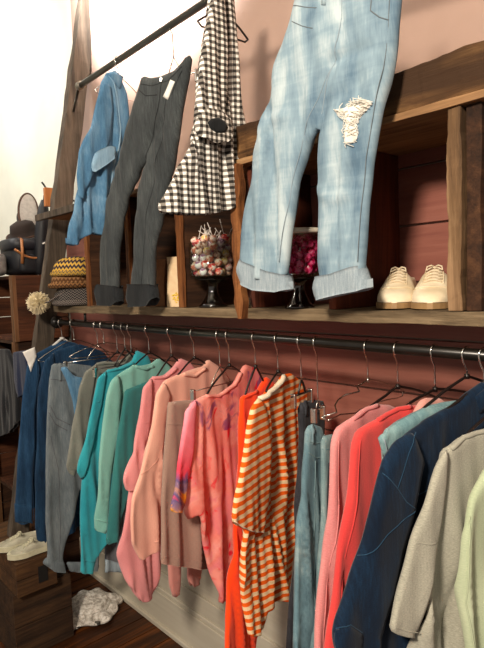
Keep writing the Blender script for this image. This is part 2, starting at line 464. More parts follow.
    def build(s, name, mat, parent):
        lo = s.poly.min(0); hi = s.poly.max(0); h = s.h
        g = [(a+(.5*h if j % 2 else 0), b) for j, b in enumerate(np.arange(lo[1], hi[1], h*.87)) for a in np.arange(lo[0], hi[0], h)]
        g = np.array(g)
        # inside test
        x, y = g[:, 0], g[:, 1]; ins = np.zeros(len(g), bool); n = len(s.poly)
        for i in range(n):
            x1, y1 = s.poly[i]; x2, y2 = s.poly[(i+1) % n]
            c = ((y1 > y) != (y2 > y)); 
            if y2 != y1: ins ^= c & (x < (x2-x1)*(y-y1)/(y2-y1)+x1)
        g = g[ins]; D = s.dist(g); g = g[D > s.edge+h*.4]
        # two rings just inside the rim keep the rolled edge even
        A = s.poly; tn = np.roll(A, -1, 0)-np.roll(A, 1, 0); tn /= np.maximum(1e-9, np.hypot(tn[:, 0], tn[:, 1]))[:, None]
        ar_ = .5*np.sum(A[:, 0]*np.roll(A[:, 1], -1)-np.roll(A[:, 0], -1)*A[:, 1]); nr = np.stack([-tn[:, 1], tn[:, 0]], 1)*(1 if ar_ > 0 else -1)
        for q_ in (.28, .95):
            B = A + nr*s.edge*q_; DB = s.dist(B); B = B[DB > s.edge*q_*.93]
            if len(B): g = np.vstack([g, B]) if len(g) else B
        allp = [Vector(p) for p in s.poly] + [Vector(p) for p in g]
        res = delaunay_2d_cdt(allp, [], [list(range(n))], 1, 1e-6)
        P = np.array([tuple(p) for p in res[0]]); tri = [tuple(f) for f in res[2]]
        D = s.swd(P); D[D < 1e-5] = 0; w = s.wave(P); z = s.swell(D); m = len(P)
        V = []; uv = []
        for sgn in (1, -1):
            for p, a, b in zip(P, w, z):
                V.append(s.o + s.d*float(p[0]) + Vector((0, 0, float(p[1]))) + s.n*float(s.off+a+sgn*max(b, 0))); uv.append((p[0], p[1]))
        # share the rim
        rim = {i for i in range(m) if D[i] == 0}
        faces = [t for t in tri] + [tuple((i if i in rim else i+m) for i in reversed(t)) for t in tri]
        # open hems: turn the cloth in and up so the opening reads as hollow
        near = {}
        pk = {(round(float(p[0]), 5), round(float(p[1]), 5)): i for i, p in enumerate(P)}
        oi = [pk.get((round(float(a), 5), round(float(b), 5))) for a, b in s.poly]
        sgn_up = 1
        cyc = 1
        cache = {}
        def inner(i, back, up):
            k = (i, back, up)
            if k in cache: return cache[k]
            z_ = max(0.0, float(z[i])-.0016)*(-1 if back else 1)
            tt_ = .018 if up else 0.0
            cy = s.poly[:, 1].mean(); sg = 1 if P[i][1] < cy else -1
            V.append(s.o + s.d*float(P[i][0]) + Vector((0, 0, float(P[i][1])+sg*tt_)) + s.n*float(s.off+w[i]+z_*(.8 if up else 1)))
            uv.append((P[i][0], P[i][1])); cache[k] = len(V)-1; return cache[k]
        for i in range(n):
            a_, b_ = oi[i], oi[(i+1) % n]
            if not s.hem[i] or a_ is None or b_ is None: continue
            fa, fb = a_, b_; ba, bb_ = (a_ if a_ in rim else a_+m), (b_ if b_ in rim else b_+m)
            for q in ((fa, fb, inner(b_, 0, 0), inner(a_, 0, 0)), (inner(a_, 0, 0), inner(b_, 0, 0), inner(b_, 0, 1), inner(a_, 0, 1)),
                      (bb_, ba, inner(a_, 1, 0), inner(b_, 1, 0)), (inner(b_, 1, 0), inner(a_, 1, 0), inner(a_, 1, 1), inner(b_, 1, 1)),
                      (inner(a_, 0, 1), inner(b_, 0, 1), inner(b_, 1, 1), inner(a_, 1, 1))):
                faces.append(q)
        used = sorted({i for f in faces for i in f}); mp = {a: b for b, a in enumerate(used)}
        o = mesh_obj(name, [V[i] for i in used], [tuple(mp[i] for i in f) for f in faces], mat, parent, [uv[i] for i in used])
        return o
    def line(s, px, r, name, mat, parent, lift=0, closed=False, n=6, step=.008):
        q = [np.array(s.to_st(*p)) for p in px]; pts = []
        for i in range(len(q)-1):
            L = np.hypot(*(q[i+1]-q[i])); m = max(1, int(L/step))
            for k in range(m): pts.append(q[i]+(q[i+1]-q[i])*k/m)
        pts.append(q[-1])
        return MB().tube(s.surf(pts, lift), r, n).build(name, mat, parent)
    def patch(s, px, thick, name, mat, parent):
        q = [s.to_st(*p) for p in px]; out = []
        for i in range(len(q)):
            a, b = np.array(q[i]), np.array(q[(i+1) % len(q)]); m = max(1, int(np.hypot(*(b-a))/.008))
            for k in range(m): out.append(a+(b-a)*k/m)
        out = np.array(out); n = len(out); lo = out.min(0); hi = out.max(0)
        g = np.array([(a, b) for a in np.arange(lo[0]+.004, hi[0], .009) for b in np.arange(lo[1]+.004, hi[1], .009)] or [(out.mean(0))])
        ins = np.zeros(len(g), bool)
        for i in range(n):
            x1, y1 = out[i]; x2, y2 = out[(i+1) % n]; c = ((y1 > g[:, 1]) != (y2 > g[:, 1]))
            if y2 != y1: ins ^= c & (g[:, 0] < (x2-x1)*(g[:, 1]-y1)/(y2-y1)+x1)
        g = g[ins]
        Dm = np.full(len(g), 9.)
        for i in range(n): Dm = np.minimum(Dm, seg_dist(g, out[i], out[(i+1) % n])) if len(g) else Dm
        g = g[Dm > .003] if len(g) else g
        res = delaunay_2d_cdt([Vector(p) for p in out]+[Vector(p) for p in g], [], [list(range(n))], 1, 1e-6)
        P = [tuple(p) for p in res[0]]; tri = [tuple(f) for f in res[2]]; m = len(P)
        D = np.full(m, 9.); PP = np.array(P)
        for i in range(n): D = np.minimum(D, seg_dist(PP, out[i], out[(i+1) % n]))
        base = s.surf(P, 0); V = [b+s.n*(thick if d > 1e-4 else thick*.45) for b, d in zip(base, D)] + [b-s.n*.002 for b in base]
        ed = {}
        for t in tri:
            for a, b in ((t[0], t[1]), (t[1], t[2]), (t[2], t[0])): ed[(a, b)] = 1
        side = [(a, a+m, b+m, b) for (a, b) in ed if (b, a) not in ed]
        return mesh_obj(name, V, tri+[tuple(i+m for i in reversed(t)) for t in tri]+side, mat, parent, P*2)

RAILZ = .0125
def rod_point(u, upper=False):
    if upper:
        # point of the upper rail seen at column u
        best = min((abs(_u(UR0+(UR1-UR0)*k/400)-u), k) for k in range(401))[1]; return UR0+(UR1-UR0)*best/400
    best = min((abs(_u(LR0+(e-LR0)*k/600)-u), k) for k in range(601))[1]; return LR0+(e-LR0)*best/600
def _u(p):
    d = p-EYE; return W/2+F*d.dot(RT)/d.dot(FW)

def _hanger(hp, theta, label, lend=None, style='wire', drop=.075, width=.36, fall=.075, group='wire hangers on the lower rail', bar=True, clips=(), rodr=.0125, name='clothes_hanger', rlim=-.05, neck=None, sh=None, lpx=None):
    """hp: centre of the rail where the hook sits"""
    d = Vector((math.sin(theta), -math.cos(theta), 0))
    t = thing(name, label, 'hanger', hp, group)
    rr = rodr+.0028
    hook = []
    for k in range(0, 13):
        a = R(200) - R(235)*k/12         # from the back lip over the top and down the front
        hook.append(hp + d*(rr*math.cos(a)) + Vector((0, 0, rr*math.sin(a))))
    # swing back in under the rail
    hook = [hp + d*(-rr*math.cos(R(-25)+R(205)*k/12)) + Vector((0, 0, rr*math.sin(R(-25)+R(205)*k/12))) for k in range(13)]
    if (lpx or neck) and sh is None: sh = Sheet([(0, 0), (9, 0), (9, 9)], hp, theta)
    if neck: drop = -sh.to_st(*neck)[1]
    nk = hp + Vector((0, 0, -drop))
    hook += [hp + d*(rr*.8) + Vector((0, 0, -rr*.9)), hp + d*(rr*.1) + Vector((0, 0, -rr*2.0)), nk + Vector((0, 0, .012)), nk]
    mt = M['chrome']
    MB().tube(hook, .0019, 8).build('hook', mt, t)
    am = {'wire': M['chrome'], 'black': M['blackwire'], 'pale': M['clearhanger']}[style]
    ar = {'wire': .0018, 'black': .003, 'pale': .006}[style]
    hw = width/2
    sR = hw
    if d.y < 0 and abs(d.y) > .3:         # keep the rear shoulder off the wall
        sR = min(hw, (rlim-hp.y)/abs(d.y))
    if lpx:
        st = sh.to_st(*lpx); hw = max(.05, st[0])*.93; fall = -st[1]-drop
        if d.y < 0 and abs(d.y) > .3: sR = min(hw, (rlim-hp.y)/abs(d.y))
    L = nk + d*hw + Vector((0, 0, -fall)); Rr = nk - d*sR + Vector((0, 0, -fall))
    def arc(a, b, m=8, sag=.006):
        return [a+(b-a)*(k/m)+Vector((0, 0, sag*math.sin(PI*k/m))) for k in range(m+1)]
    if clips:
        body = [L + Vector((0, 0, .0))] + [] ; MB().tube([L, Rr], ar, 8).build('bar', am, t)
        MB().tube(arc(nk, nk+d*hw*.35+Vector((0, 0, -fall)), 5), ar, 8).tube(arc(nk, nk-d*sR*.35+Vector((0, 0, -fall)), 5), ar, 8).build('arm', am, t)
        for c in (L-d*.008, Rr+d*.008):
            b = MB().box((-.008, -.005, -.032), (.008, .005, .006)); b.xf(Matrix.Translation(c) @ Matrix.Rotation(theta, 4, 'Z')); b.build('clip', M['chrome'], t, False, .002)
    else:
        MB().tube([nk+Vector((0, 0, .004)), nk-Vector((0, 0, .006))], ar*1.8, 10).build('neck', am, t)
        def fol(q, ramp=True):
            if sh is None: return q
            s_, t_ = (q-sh.o).dot(sh.d), q.z-sh.o.z
            return q + sh.n*float(sh.wave(np.array([[s_, t_]]))[0]*min(1, abs(s_)/.05))
        pts = [fol(q) for q in arc(L, nk)+arc(nk, Rr)[1:]]
        MB().tube(pts, ar, 8).build('shoulder_arm', am, t)
        if bar: MB().tube([fol(q) for q in [L, L-d*.012-Vector((0, 0, .010))]+arc(L-d*.012-Vector((0, 0, .010)), Rr+d*.012-Vector((0, 0, .010)), 10, 0)+[Rr+d*.012-Vector((0, 0, .010)), Rr]], ar*.9, 8).build('bar', am, t)
    return t, d, nk, L

PEND = []; SHEETS = []
def hanger(*a, **k): PEND.append((a, k))
def make_hangers():
    for a, k in PEND:
        best = min(SHEETS, key=lambda q: (q[0]-a[0]).length)
        if (best[0]-a[0]).length < .006 and k.get('lpx'): k['sh'] = best[1]; k['bar'] = False
        _hanger(*a, **k)
def garment(name, label, cat, hu, theta, body, mat, group=None, sleeves=(), lines=(), patches=(), upper=False, hp=None, **kw):
    hp = hp or rod_point(hu, upper)
    th = R(theta)
    root = thing(name, label, cat, hp - Vector((0, 0, .08)), group)
    sh = Sheet(body, hp, th, **kw); sh.build('body' , mat, root)
    root['_'] = 0; del root['_']
    parts = {'body': sh}; SHEETS.append((hp.copy(), sh))
    for q in sleeves:
        k2 = dict(kw); k2.update(fold=kw.get('fold', .007)*.8, T=.008, edge=.008, creases=(), hemzone=.35)
        k2.update(q.get('kw', {}))
        ss = Sheet(q['px'], hp, th, **k2); ss.build(q.get('name', 'sleeve'), q.get('mat', mat), root); parts[q.get('key', 'sleeve')] = ss
    for q in lines:
        parts[q.get('on', 'body')].line(q['px'], q.get('r', .0015), q.get('name', 'seam'), q.get('mat', mat), root, q.get('lift', 0))
    for q in patches:
        parts[q.get('on', 'body')].patch(q['px'], q.get('t', .003), q.get('name', 'pocket'), q.get('mat', mat), root)
    return root, parts, hp, th
# ------------------------------------------------------------------ cloths
K = {}
K['denim_blue'] = denim('mid_blue_denim', '#142a44', '#204060', '#33597e', .5)
K['denim_dark2'] = denim('navy_denim_shirt', '#102238', '#183450', '#264a6a', .5)
K['denim_grey'] = denim('faded_grey_denim', '#4f585e', '#6a747a', '#888f90', .45)
K['denim_char'] = denim('dark_grey_denim', '#4a4b50', '#5f6066', '#78787c', .4)
K['olive'] = knit('olive_grey_knit', '#5f625c', '#8b8c82', .6)
K['turq'] = knit('turquoise_knit', '#1f8a9c', '#38acb8')
K['sea'] = knit('seafoam_knit', '#6aa89e', '#8cc2b6', .5)
K['lpink'] = knit('rose_pink_knit', '#dc858a', '#f0a4a4', .5)
K['peach'] = knit('peach_knit', '#e6a08e', '#f8c0aa', .5)
K['dusty'] = knit('dusty_pink_cotton', '#c07c74', '#d08e84', .4)
K['taupe'] = knit('taupe_wool', '#94766a', '#ab8b7c', .6)
K['tie'] = tiedye_mat('coral_tie_dye'); K['tie2'] = tiedye_sleeve('tie_dye_sleeve')
K['orange'] = knit('orange_jersey', '#ff3c0c', '#ff5214', .4)
K['stripe'] = stripe_mat('orange_cream_stripes')
K['cream'] = knit('cream_rib', '#e8d4b8', '#f6e6cc', .5)
K['char2'] = denim('charcoal_denim', '#1c1c20', '#33343a', '#4a4c54', .4)
K['wash'] = denim('light_wash_denim', '#3f5a68', '#6d8e9a', '#a8bec0', .7)
K['wash2'] = denim('pale_wash_denim', '#4c6670', '#7d989c', '#a9babb', .6)
K['pink2'] = knit('heather_pink_knit', '#c87678', '#e29896', .6)
K['coral'] = knit('coral_red_knit', '#cc3436', '#e64c48', .4)
K['skin'] = knit('pale_peach_jersey', '#cf8a80', '#e2a094', .4)
K['chambray'] = denim('washed_chambray', '#4f7078', '#6f9298', '#93b0b0', .5)
K['indigo'] = denim('dark_indigo_denim', '#061222', '#0a1c30', '#122e48', .45)
K['indigo_l'] = denim('indigo_seams', '#163048', '#22445e', '#325a76', .5)
K['grey'] = knit('heather_grey_jersey', '#8f8f82', '#bdbaaa', .75)
K['green'] = knit('pale_green_jersey', '#a5b493', '#c6d0b0', .5)
K['ljeans'] = light_jeans_mat('light_wash_jeans')
K['cuff'] = denim('denim_reverse', '#72818b', '#8f9ea8', '#acb8be', .3)
K['bjeans'] = denim('washed_black_denim', '#24282a', '#3c4143', '#565c5c', .45)
K['bcuff'] = denim('black_denim_cuff', '#111314', '#1e2124', '#2c3033', .4)
K['cham2'] = denim('sky_chambray', '#335878', '#507c9e', '#7da0bb', .6)
K['cham3'] = denim('chambray_reverse', '#6890ae', '#86a9c2', '#a6c0d2', .5)
K['ging'] = gingham_mat('gingham_check')
K['fray'] = plain('frayed_thread', '#e8e4da', .9)
K['stitch'] = plain('tan_thread', '#a88a5c', .8)
K['white'] = plain('white_card', '#f2f0ea', .6)
K['brass'] = plain('brass_button', '#b9a27a', .3, .8)

def loop(px): return list(px)+[px[0]]
def button(sh, u, v, root, r=.007, mat=None, name='button'):
    p = sh.surf([sh.to_st(u, v)])[0]
    MB().tube([p-sh.n*.002, p+sh.n*.003], r, 14).build(name, mat or K['brass'], root, False)
HG = 'wire hangers on the lower rail'

# 1 denim jacket far left
hanger(rod_point(61), R(-2), 'pale flat hanger farthest left on the lower rail, holding the blue denim shirt', style='pale', group='hangers on the lower rail', neck=(64, 338), lpx=(37, 362))
garment('denim_shirt', 'long blue denim shirt, leftmost garment on the lower rail, above the white sneakers', 'shirt', 61, -2,
 [(64,340),(50,346),(35,354),(28,366),(25,400),(24,440),(22,480),(24,505),(44,512),(70,516),(96,500),(104,380),(92,352),(76,343)], K['denim_blue'],
 sleeves=[dict(px=[(36,354),(27,365),(22,400),(18,450),(15,500),(15,521),(22,525),(32,522),(34,470),(35,410),(40,368)], kw=dict(off=.012, fold=.005))],
 lines=[dict(px=[(37,357),(35,400),(34,460),(33,520)], mat=K['denim_dark2'], on='sleeve'), dict(px=[(38,384),(52,383),(70,380)], mat=K['denim_dark2']), dict(px=[(64,341),(76,346),(90,353)], r=.006, name='collar', mat=K['denim_blue'])],
 patches=[dict(px=[(14,503),(32,505),(32,523),(15,522)], on='sleeve', name='cuff', mat=K['denim_blue']), dict(px=[(22,352),(34,347),(36,356),(30,372),(27,362)], name='neck_label', mat=K['white'], on='sleeve')], fold=.009, lam=.06, seed=1)
# 2 dark denim shirt
hanger(rod_point(73), R(-2), 'thin chrome hanger second from the left on the lower rail', style='wire', width=.33, drop=.07, group='hangers on the lower rail')
garment('denim_shirt', 'dark navy denim shirt behind the faded grey jeans, second garment from the left', 'shirt', 73, -2,
 [(78,344),(67,347),(54,352),(44,362),(38,390),(36,450),(36,530),(37,541),(60,541),(90,520),(116,420),(118,366),(100,350)], K['denim_dark2'],
 sleeves=[dict(px=[(54,352),(44,361),(38,400),(35,470),(35,530),(46,534),(50,500),(51,420),(55,372)], kw=dict(off=.008))],
 lines=[dict(px=[(78,345),(92,349),(104,354)], r=.006, name='collar')], fold=.009, seed=2)
# 3 grey jeans
hanger(rod_point(97), R(-2), 'chrome clip hanger above the faded grey jeans', clips=True, drop=.085, fall=.055, width=.30, group='hangers on the lower rail')
garment('jeans', 'faded grey denim jeans with frayed hems hanging beside the blue denim shirts', 'jeans', 97, -2,
 [(52,364),(49,380),(46.5,420),(45.5,470),(45,520),(47,552),(46,566),(52,569),(65,572),(63,556),(72,520),(81,489),(85,520),(85,566),(98,569),(104,480),(100,400),(92,366),(70,363)], K['denim_grey'],
 lines=[dict(px=[(50,379),(62,380),(80,380)], name='waistband_seam', mat=K['denim_char']), dict(px=[(49,405),(56,418),(68,424)], name='pocket_seam', mat=K['denim_char']), dict(px=[(48,412),(55,424),(66,430)], name='pocket_seam', mat=K['denim_char']), dict(px=[(50,436),(58,470),(60,520),(58,566)], name='seam', mat=K['denim_char'], r=.001)],
 sleeves=[dict(px=[(46,557),(64,561),(66,572),(54,571),(42,563)], name='frayed_hem', mat=K['denim_grey'], kw=dict(T=.014, edge=.01, fold=.003)), dict(px=[(66,562),(84,562),(99,563),(98,570),(70,572)], name='frayed_hem', mat=K['denim_grey'], kw=dict(T=.014, edge=.01, fold=.003))],
 patches=[dict(px=[(58,363),(61,363),(61,381),(58,381)], name='belt_loop')],
 fold=.007, lam=.09, seed=3, creases=[([(81,489),(70,450),(60,430)], -.008, .02)])
# blue strap top
hanger(rod_point(103.5), R(-2), 'chrome hanger with a bare bar between the grey jeans and the olive sweater', drop=.07, fall=.04, width=.30, group='hangers on the lower rail')
garment('camisole', 'bright blue strappy top edge between the grey jeans and the olive grey sweater', 'top', 104, -2,
 [(60,368),(66,380),(72,400),(76,430),(90,440),(106,430),(112,390),(100,380),(84,378),(74,376),(66,366)], K['cham2'], fold=.004, seed=31, T=.008, edge=.015)
# 4 olive sweater
hanger(rod_point(116.5), R(0), 'black hanger inside the olive grey sweater', style='black', group='hangers on the lower rail', neck=(118, 352), lpx=(101, 368))
garment('sweater', 'olive grey short sleeved knit sweater between the grey jeans and the turquoise one', 'sweater', 116.5, 0,
 [(116,362),(104,361),(96,363),(86,374),(82,400),(82,430),(84,470),(88,500),(110,500),(135,480),(142,380),(138,358),(128,352),(122,362)], K['olive'],
 sleeves=[dict(px=[(97,363),(85,372),(79,388),(75,412),(70,440),(66,468),(70,474),(75,477),(82,455),(88,430),(92,400)], kw=dict(off=.010))],
 lines=[dict(px=[(96,364),(104,363),(116,363),(124,359)], r=.006, name='collar'), dict(px=[(68,467),(77,471)], on='sleeve', r=.002)], fold=.008, seed=4)
# dark grey jeans with light hem seen between turquoise and seafoam bottoms
hanger(rod_point(124), R(0), 'black clip hanger hidden between the turquoise and the olive sweaters', style='black', clips=True, drop=.085, fall=.06, width=.28, group='hangers on the lower rail')
garment('jeans', 'charcoal grey jeans with a pale frayed hem hanging between turquoise and seafoam sweaters', 'jeans', 124, 0,
 [(104,385),(100,420),(102,480),(104,520),(104,562),(122,570),(126,520),(130,470),(140,420),(142,385)], K['denim_char'],
 patches=[dict(px=[(104,558),(124,564),(124,571),(103,571)], name='frayed_hem', mat=K['cuff'], t=.005)], fold=.006, seed=32)
# 5 turquoise
hanger(rod_point(130), R(2), 'black hanger inside the turquoise sweater', style='black', group='hangers on the lower rail', neck=(132, 351), lpx=(110, 376))
garment('sweater', 'bright turquoise long knit sweater with a ribbed hem', 'sweater', 130, 2,
 [(122,366),(107,370),(99,378),(94,401),(90,430),(86,460),(82,482),(81,520),(80,573),(93,574),(97,557),(108,540),(119,519),(130,480),(152,420),(156,375),(148,355),(136,350),(132,361)], K['turq'],
 sleeves=[dict(px=[(107,370),(98,378),(93,401),(86,435),(77,472),(83,481),(89,462),(97,430),(102,405)], kw=dict(off=.010))],
 lines=[dict(px=[(107,371),(121,368),(132,363)], r=.006, name='collar'), dict(px=[(81,560),(95,562)], name='hem_rib', r=.002), dict(px=[(93,401),(99,402)], on='sleeve')], fold=.009, seed=5)
# 6 seafoam
hanger(rod_point(148), R(4), 'black hanger inside the seafoam green cardigan', style='black', group='hangers on the lower rail', neck=(151, 352), lpx=(122, 378))
garment('cardigan', 'pale seafoam green knit with long cuffed sleeve beside the turquoise sweater', 'sweater', 148, 4,
 [(138,366),(134,364),(125,370),(113,378),(108,392),(105,430),(105,468),(111,474),(124,460),(134,452),(165,440),(175,400),(176,376),(168,364),(158,358),(150,364)], K['sea'],
 sleeves=[dict(px=[(118,374),(111,381),(107,394),(103,425),(99,460),(97,497),(95,519),(96,531),(104.5,533),(108,505),(112,470),(118,430),(122,395)], kw=dict(off=.012))],
 lines=[dict(px=[(134,366),(144,369),(152,366)], r=.006, name='collar'), dict(px=[(95.5,519),(106,521)], on='sleeve', r=.0025, name='cuff_rib')], fold=.009, seed=6)
garment('t_shirt', 'dark teal sheet put in for the shaded turquoise sweater below the seafoam green knit', 't-shirt', 154, 4,  # darker teal sheet paints the turquoise sweater where it hangs in shade
 [(150,380),(125,390),(118,430),(112,470),(108,520),(106,545),(116,540),(126,500),(160,470),(180,420),(182,380)], knit('shaded_turquoise', '#2a6a6c', '#37807e'), fold=.006, seed=33)
# 7 light pink
hanger(rod_point(170), R(6), 'black hanger inside the rose pink sweater', style='black', group='hangers on the lower rail', neck=(174, 355), lpx=(150, 386))
garment('sweater', 'rose pink long knit sweater with a pointed hem near the baseboard', 'sweater', 170, 6,
 [(164,375),(152,377),(144,388),(140,420),(134,452),(130,480),(124,520),(118,556),(126,582),(141,602),(154,598),(162,570),(168,545),(185,480),(200,410),(198,374),(190,362),(180,358),(174,366)], K['lpink'],
 sleeves=[dict(px=[(152,377),(143,388),(139,420),(133,450),(122.5,481),(126,491),(133,490),(142,468),(149,430),(152,400)], kw=dict(off=.010))],
 lines=[dict(px=[(152,378),(164,377),(175,368)], r=.006, name='collar'), dict(px=[(139,421),(147,423)], on='sleeve', r=.001)], fold=.009, seed=7, lam=.09)
# 8 peach
hanger(rod_point(193.5), R(8), 'black hanger inside the peach sweater', style='black', group='hangers on the lower rail', neck=(197, 357), lpx=(168, 386))
garment('sweater', 'pale peach wide knit sweater with dropped shoulder seam', 'sweater', 193.5, 8,
 [(196,368),(181,373),(165,380),(156,393),(152,426),(146,455),(140,490),(136,530),(150,552),(165,545),(190,546),(215,520),(228,420),(228,385),(218,366),(208,359),(203,366)], K['peach'],
 sleeves=[dict(px=[(164,381),(156,394),(152,426),(147,450),(141,473),(132,500),(130,520),(131,543),(141,561),(152,553),(163,543),(163,500),(162,450),(166,420),(170,395)], kw=dict(off=.012))],
 lines=[dict(px=[(181,374),(193,376),(203,368)], r=.006, name='collar'), dict(px=[(140,474),(148,470),(158,458)], on='sleeve', r=.0011), dict(px=[(152,541),(163,535)], on='sleeve', r=.0015, name='cuff_rib')], fold=.009, seed=8, lam=.1)
# dusty pink trousers
garment('trousers', 'dusty pink cropped trousers showing two hems under the taupe skirt', 'trousers', 203, 9,
 [(168,402),(168,480),(167,560),(169,585),(173,598),(179,592),(180,560),(187,545),(187,580),(192,587),(201,584),(203,560),(222,480),(224,400)], K['dusty'], fold=.005, seed=34)
# 9 skirt
hanger(rod_point(218.5), R(10), 'chrome clip hanger holding the taupe skirt', clips=True, drop=.10, fall=.055, width=.27, group='hangers on the lower rail')
garment('skirt', 'straight taupe wool skirt clipped between the peach sweater and the tie-dyed shirt', 'skirt', 218.5, 10,
 [(168,402),(190,400),(220,398),(226,480),(228,560),(204,569),(185,567),(162,564),(163,500),(166,440)], K['taupe'],
 lines=[dict(px=[(166.5,424),(186,424),(215,422)], name='waistband_seam', r=.0015), dict(px=[(163,556),(185,559),(204,561)], name='hem_seam', r=.001)], fold=.008, lam=.08, seed=9, smooth=0)
# 10 tie dye
hanger(rod_point(228), R(12), 'black hanger inside the tie-dyed shirt', style='black', group='hangers on the lower rail', neck=(234, 364), lpx=(199, 403))
garment('t_shirt', 'coral pink tie-dyed shirt with purple and yellow blotches', 't-shirt', 228, 12,
 [(204,395),(192,402),(187,415),(185,440),(186,480),(187,515),(190,521),(197,514),(201,530),(206,552),(214,585),(218,603),(227,598),(232,560),(248,480),(268,420),(268,388),(256,368),(245,364),(240,372),(233,384),(217,395)], K['tie'],
 sleeves=[dict(px=[(197,399),(186,410),(182,440),(178,473),(171,509),(172,512),(185,512),(190,480),(194,440)], kw=dict(off=.010), mat=K['tie2'])],
 lines=[dict(px=[(204,396),(217,396),(233,385),(240,373)], r=.006, name='collar')], fold=.008, seed=10)
# 11 orange
hanger(rod_point(255), R(14), 'black hanger inside the plain orange dress', style='black', group='hangers on the lower rail', neck=(257, 366), lpx=(243, 402))
garment('dress', 'plain bright orange long dress behind the striped shirt', 'dress', 255, 14,
 [(246,394),(241,398),(239,420),(238,480),(235,530),(230,590),(227,620),(225,648),(224,662),(252,662),(262,620),(274,500),(280,410),(276,384),(266,376),(258,390)], K['orange'],
 lines=[dict(px=[(242,398),(246,396),(256,391)], r=.005, name='neck_binding')], fold=.009, seed=11, lam=.06)
# 12 stripes
hanger(rod_point(277.5), R(15), 'black hanger inside the orange striped shirt', style='black', group='hangers on the lower rail', neck=(279, 371), lpx=(259, 404))
garment('t_shirt', 'orange and cream striped wide sleeved shirt with a cream neckband', 't-shirt', 277.5, 15,
 [(262,394),(254,404),(250,440),(247,490),(243,530),(241,552),(241,576),(245,612),(248,636),(254,635),(262,627),(265,609),(274,601),(287,599),(292,560),(297,500),(304,430),(308,398),(303,382),(290,373),(282,375),(274,386)], K['stripe'],
 sleeves=[dict(px=[(260,397),(252,407),(248,425),(243,461),(237,490),(232,521),(240,527),(250,531),(264,532),(268,500),(270,450),(266,412)], kw=dict(off=.012, fold=.004))],
 lines=[dict(px=[(258,399),(265,394),(274,387),(282,376)], r=.0075, name='neckband', mat=K['cream'], lift=.002), dict(px=[(233,521),(241,527),(251,531),(263,532)], on='sleeve', r=.0012, name='hem_seam', mat=K['cream'])], fold=.010, seed=12, lam=.07)
# 13 charcoal jeans
hanger(rod_point(300), R(10), 'black clip hanger almost hidden behind the striped shirt', style='black', clips=True, neck=(303,380), fall=.035, width=.10, group='hangers on the lower rail')
garment('jeans', 'charcoal black jeans hanging between the striped shirt and the pale jeans', 'jeans', 300, 10,
 [(299,403),(314,400),(324,401),(322,480),(318,600),(318,660),(288,660),(290,600),(295,500),(299,430)], K['char2'],
 lines=[dict(px=[(299,414),(316,412)], name='waistband_seam')], patches=[dict(px=[(302,400),(305,400),(305,416),(302,416)], name='belt_loop')], fold=.006, seed=13)
# 14 light wash jeans
hanger(rod_point(316.5), R(8), 'tiered chrome clip hanger holding two pairs of pale jeans', clips=True, neck=(317,402), fall=.02, width=.06, group='hangers on the lower rail')
garment('jeans', 'light wash blue jeans hanging slack, left of the pair beside the pink sweater', 'jeans', 316.5, 8,
 [(307,426),(314,424),(321,427),(326,450),(328,480),(324,540),(319,600),(318,662),(292,662),(296,605),(298,530),(303,480),(305,452)], K['wash'],
 lines=[dict(px=[(306,441),(314,443),(323,441)], name='waistband_seam', mat=K['wash2']), dict(px=[(306,452),(314,458),(324,454)], name='pocket_seam', mat=K['wash2']), dict(px=[(312,460),(311,520),(308,600),(306,655)], name='seam', mat=K['wash2'])],
 patches=[dict(px=[(309,424),(311.5,424),(311.5,444),(309,444)], name='belt_loop')], fold=.008, seed=14, lam=.05)
garment('jeans', 'greyer pale wash jeans with dark button fly, right of the pair beside the pink sweater', 'jeans', 326, 6,
 [(322,436),(333,434),(342,440),(344,480),(338,560),(334,662),(312,662),(317,600),(320,540),(322,480)], K['wash2'],
 lines=[dict(px=[(322,449),(335,448)], name='waistband_seam', mat=K['wash']), dict(px=[(326,462),(324,500),(321,560)], name='fly_seam', mat=K['char2'], r=.0025)], fold=.006, seed=15, lam=.05)
# bare kinked hanger
hanger(rod_point(367), R(4), 'chrome notched hanger with black arms just left of the pink sweater', style='wire', group='hangers on the lower rail', neck=(374, 378), lpx=(322, 419))
# 16 heather pink
hanger(rod_point(398), R(0), 'black hanger inside the heather pink sweater', style='black', group='hangers on the lower rail', neck=(403, 385), lpx=(340, 434))
garment('sweater', 'heather pink knit sweater hanging left of the coral red one', 'sweater', 398, 0,
 [(374,404),(366,408),(350,419),(338,428),(332,443),(329,490),(325,560),(319,610),(311,665),(352,665),(370,560),(385,500),(405,440),(404,412),(390,405)], K['pink2'],
 lines=[dict(px=[(351,419),(366,409),(376,405)], r=.005, name='collar'), dict(px=[(336,440),(334,500),(328,570),(320,648)], name='side_seam', r=.0015)], fold=.009, seed=16, lam=.09)
# 17 coral
hanger(rod_point(434), R(-5), 'black hanger inside the coral red sweater', style='black', group='hangers on the lower rail', neck=(439, 388), lpx=(362, 436))
garment('sweater', 'coral red knit sweater hanging between the pink sweater and the denim', 'sweater', 434, -5,
 [(405,405),(396,408),(375,420),(358,430),(352,445),(347,498),(340,550),(333,600),(324,665),(372,665),(405,560),(430,450),(430,415),(418,405)], K['coral'],
 lines=[dict(px=[(376,420),(396,409),(407,406)], r=.005, name='collar'), dict(px=[(357,440),(352,500),(343,570),(332,648)], name='side_seam', r=.0015)], fold=.010, seed=17, lam=.08)
garment('t_shirt', 'pale peach top whose neckline shows above the coral red sweater', 't-shirt', 448, -6,
 [(424,398),(419,403),(412,418),(405,440),(420,460),(450,450),(456,410),(440,398)], K['skin'], fold=.004, seed=35)
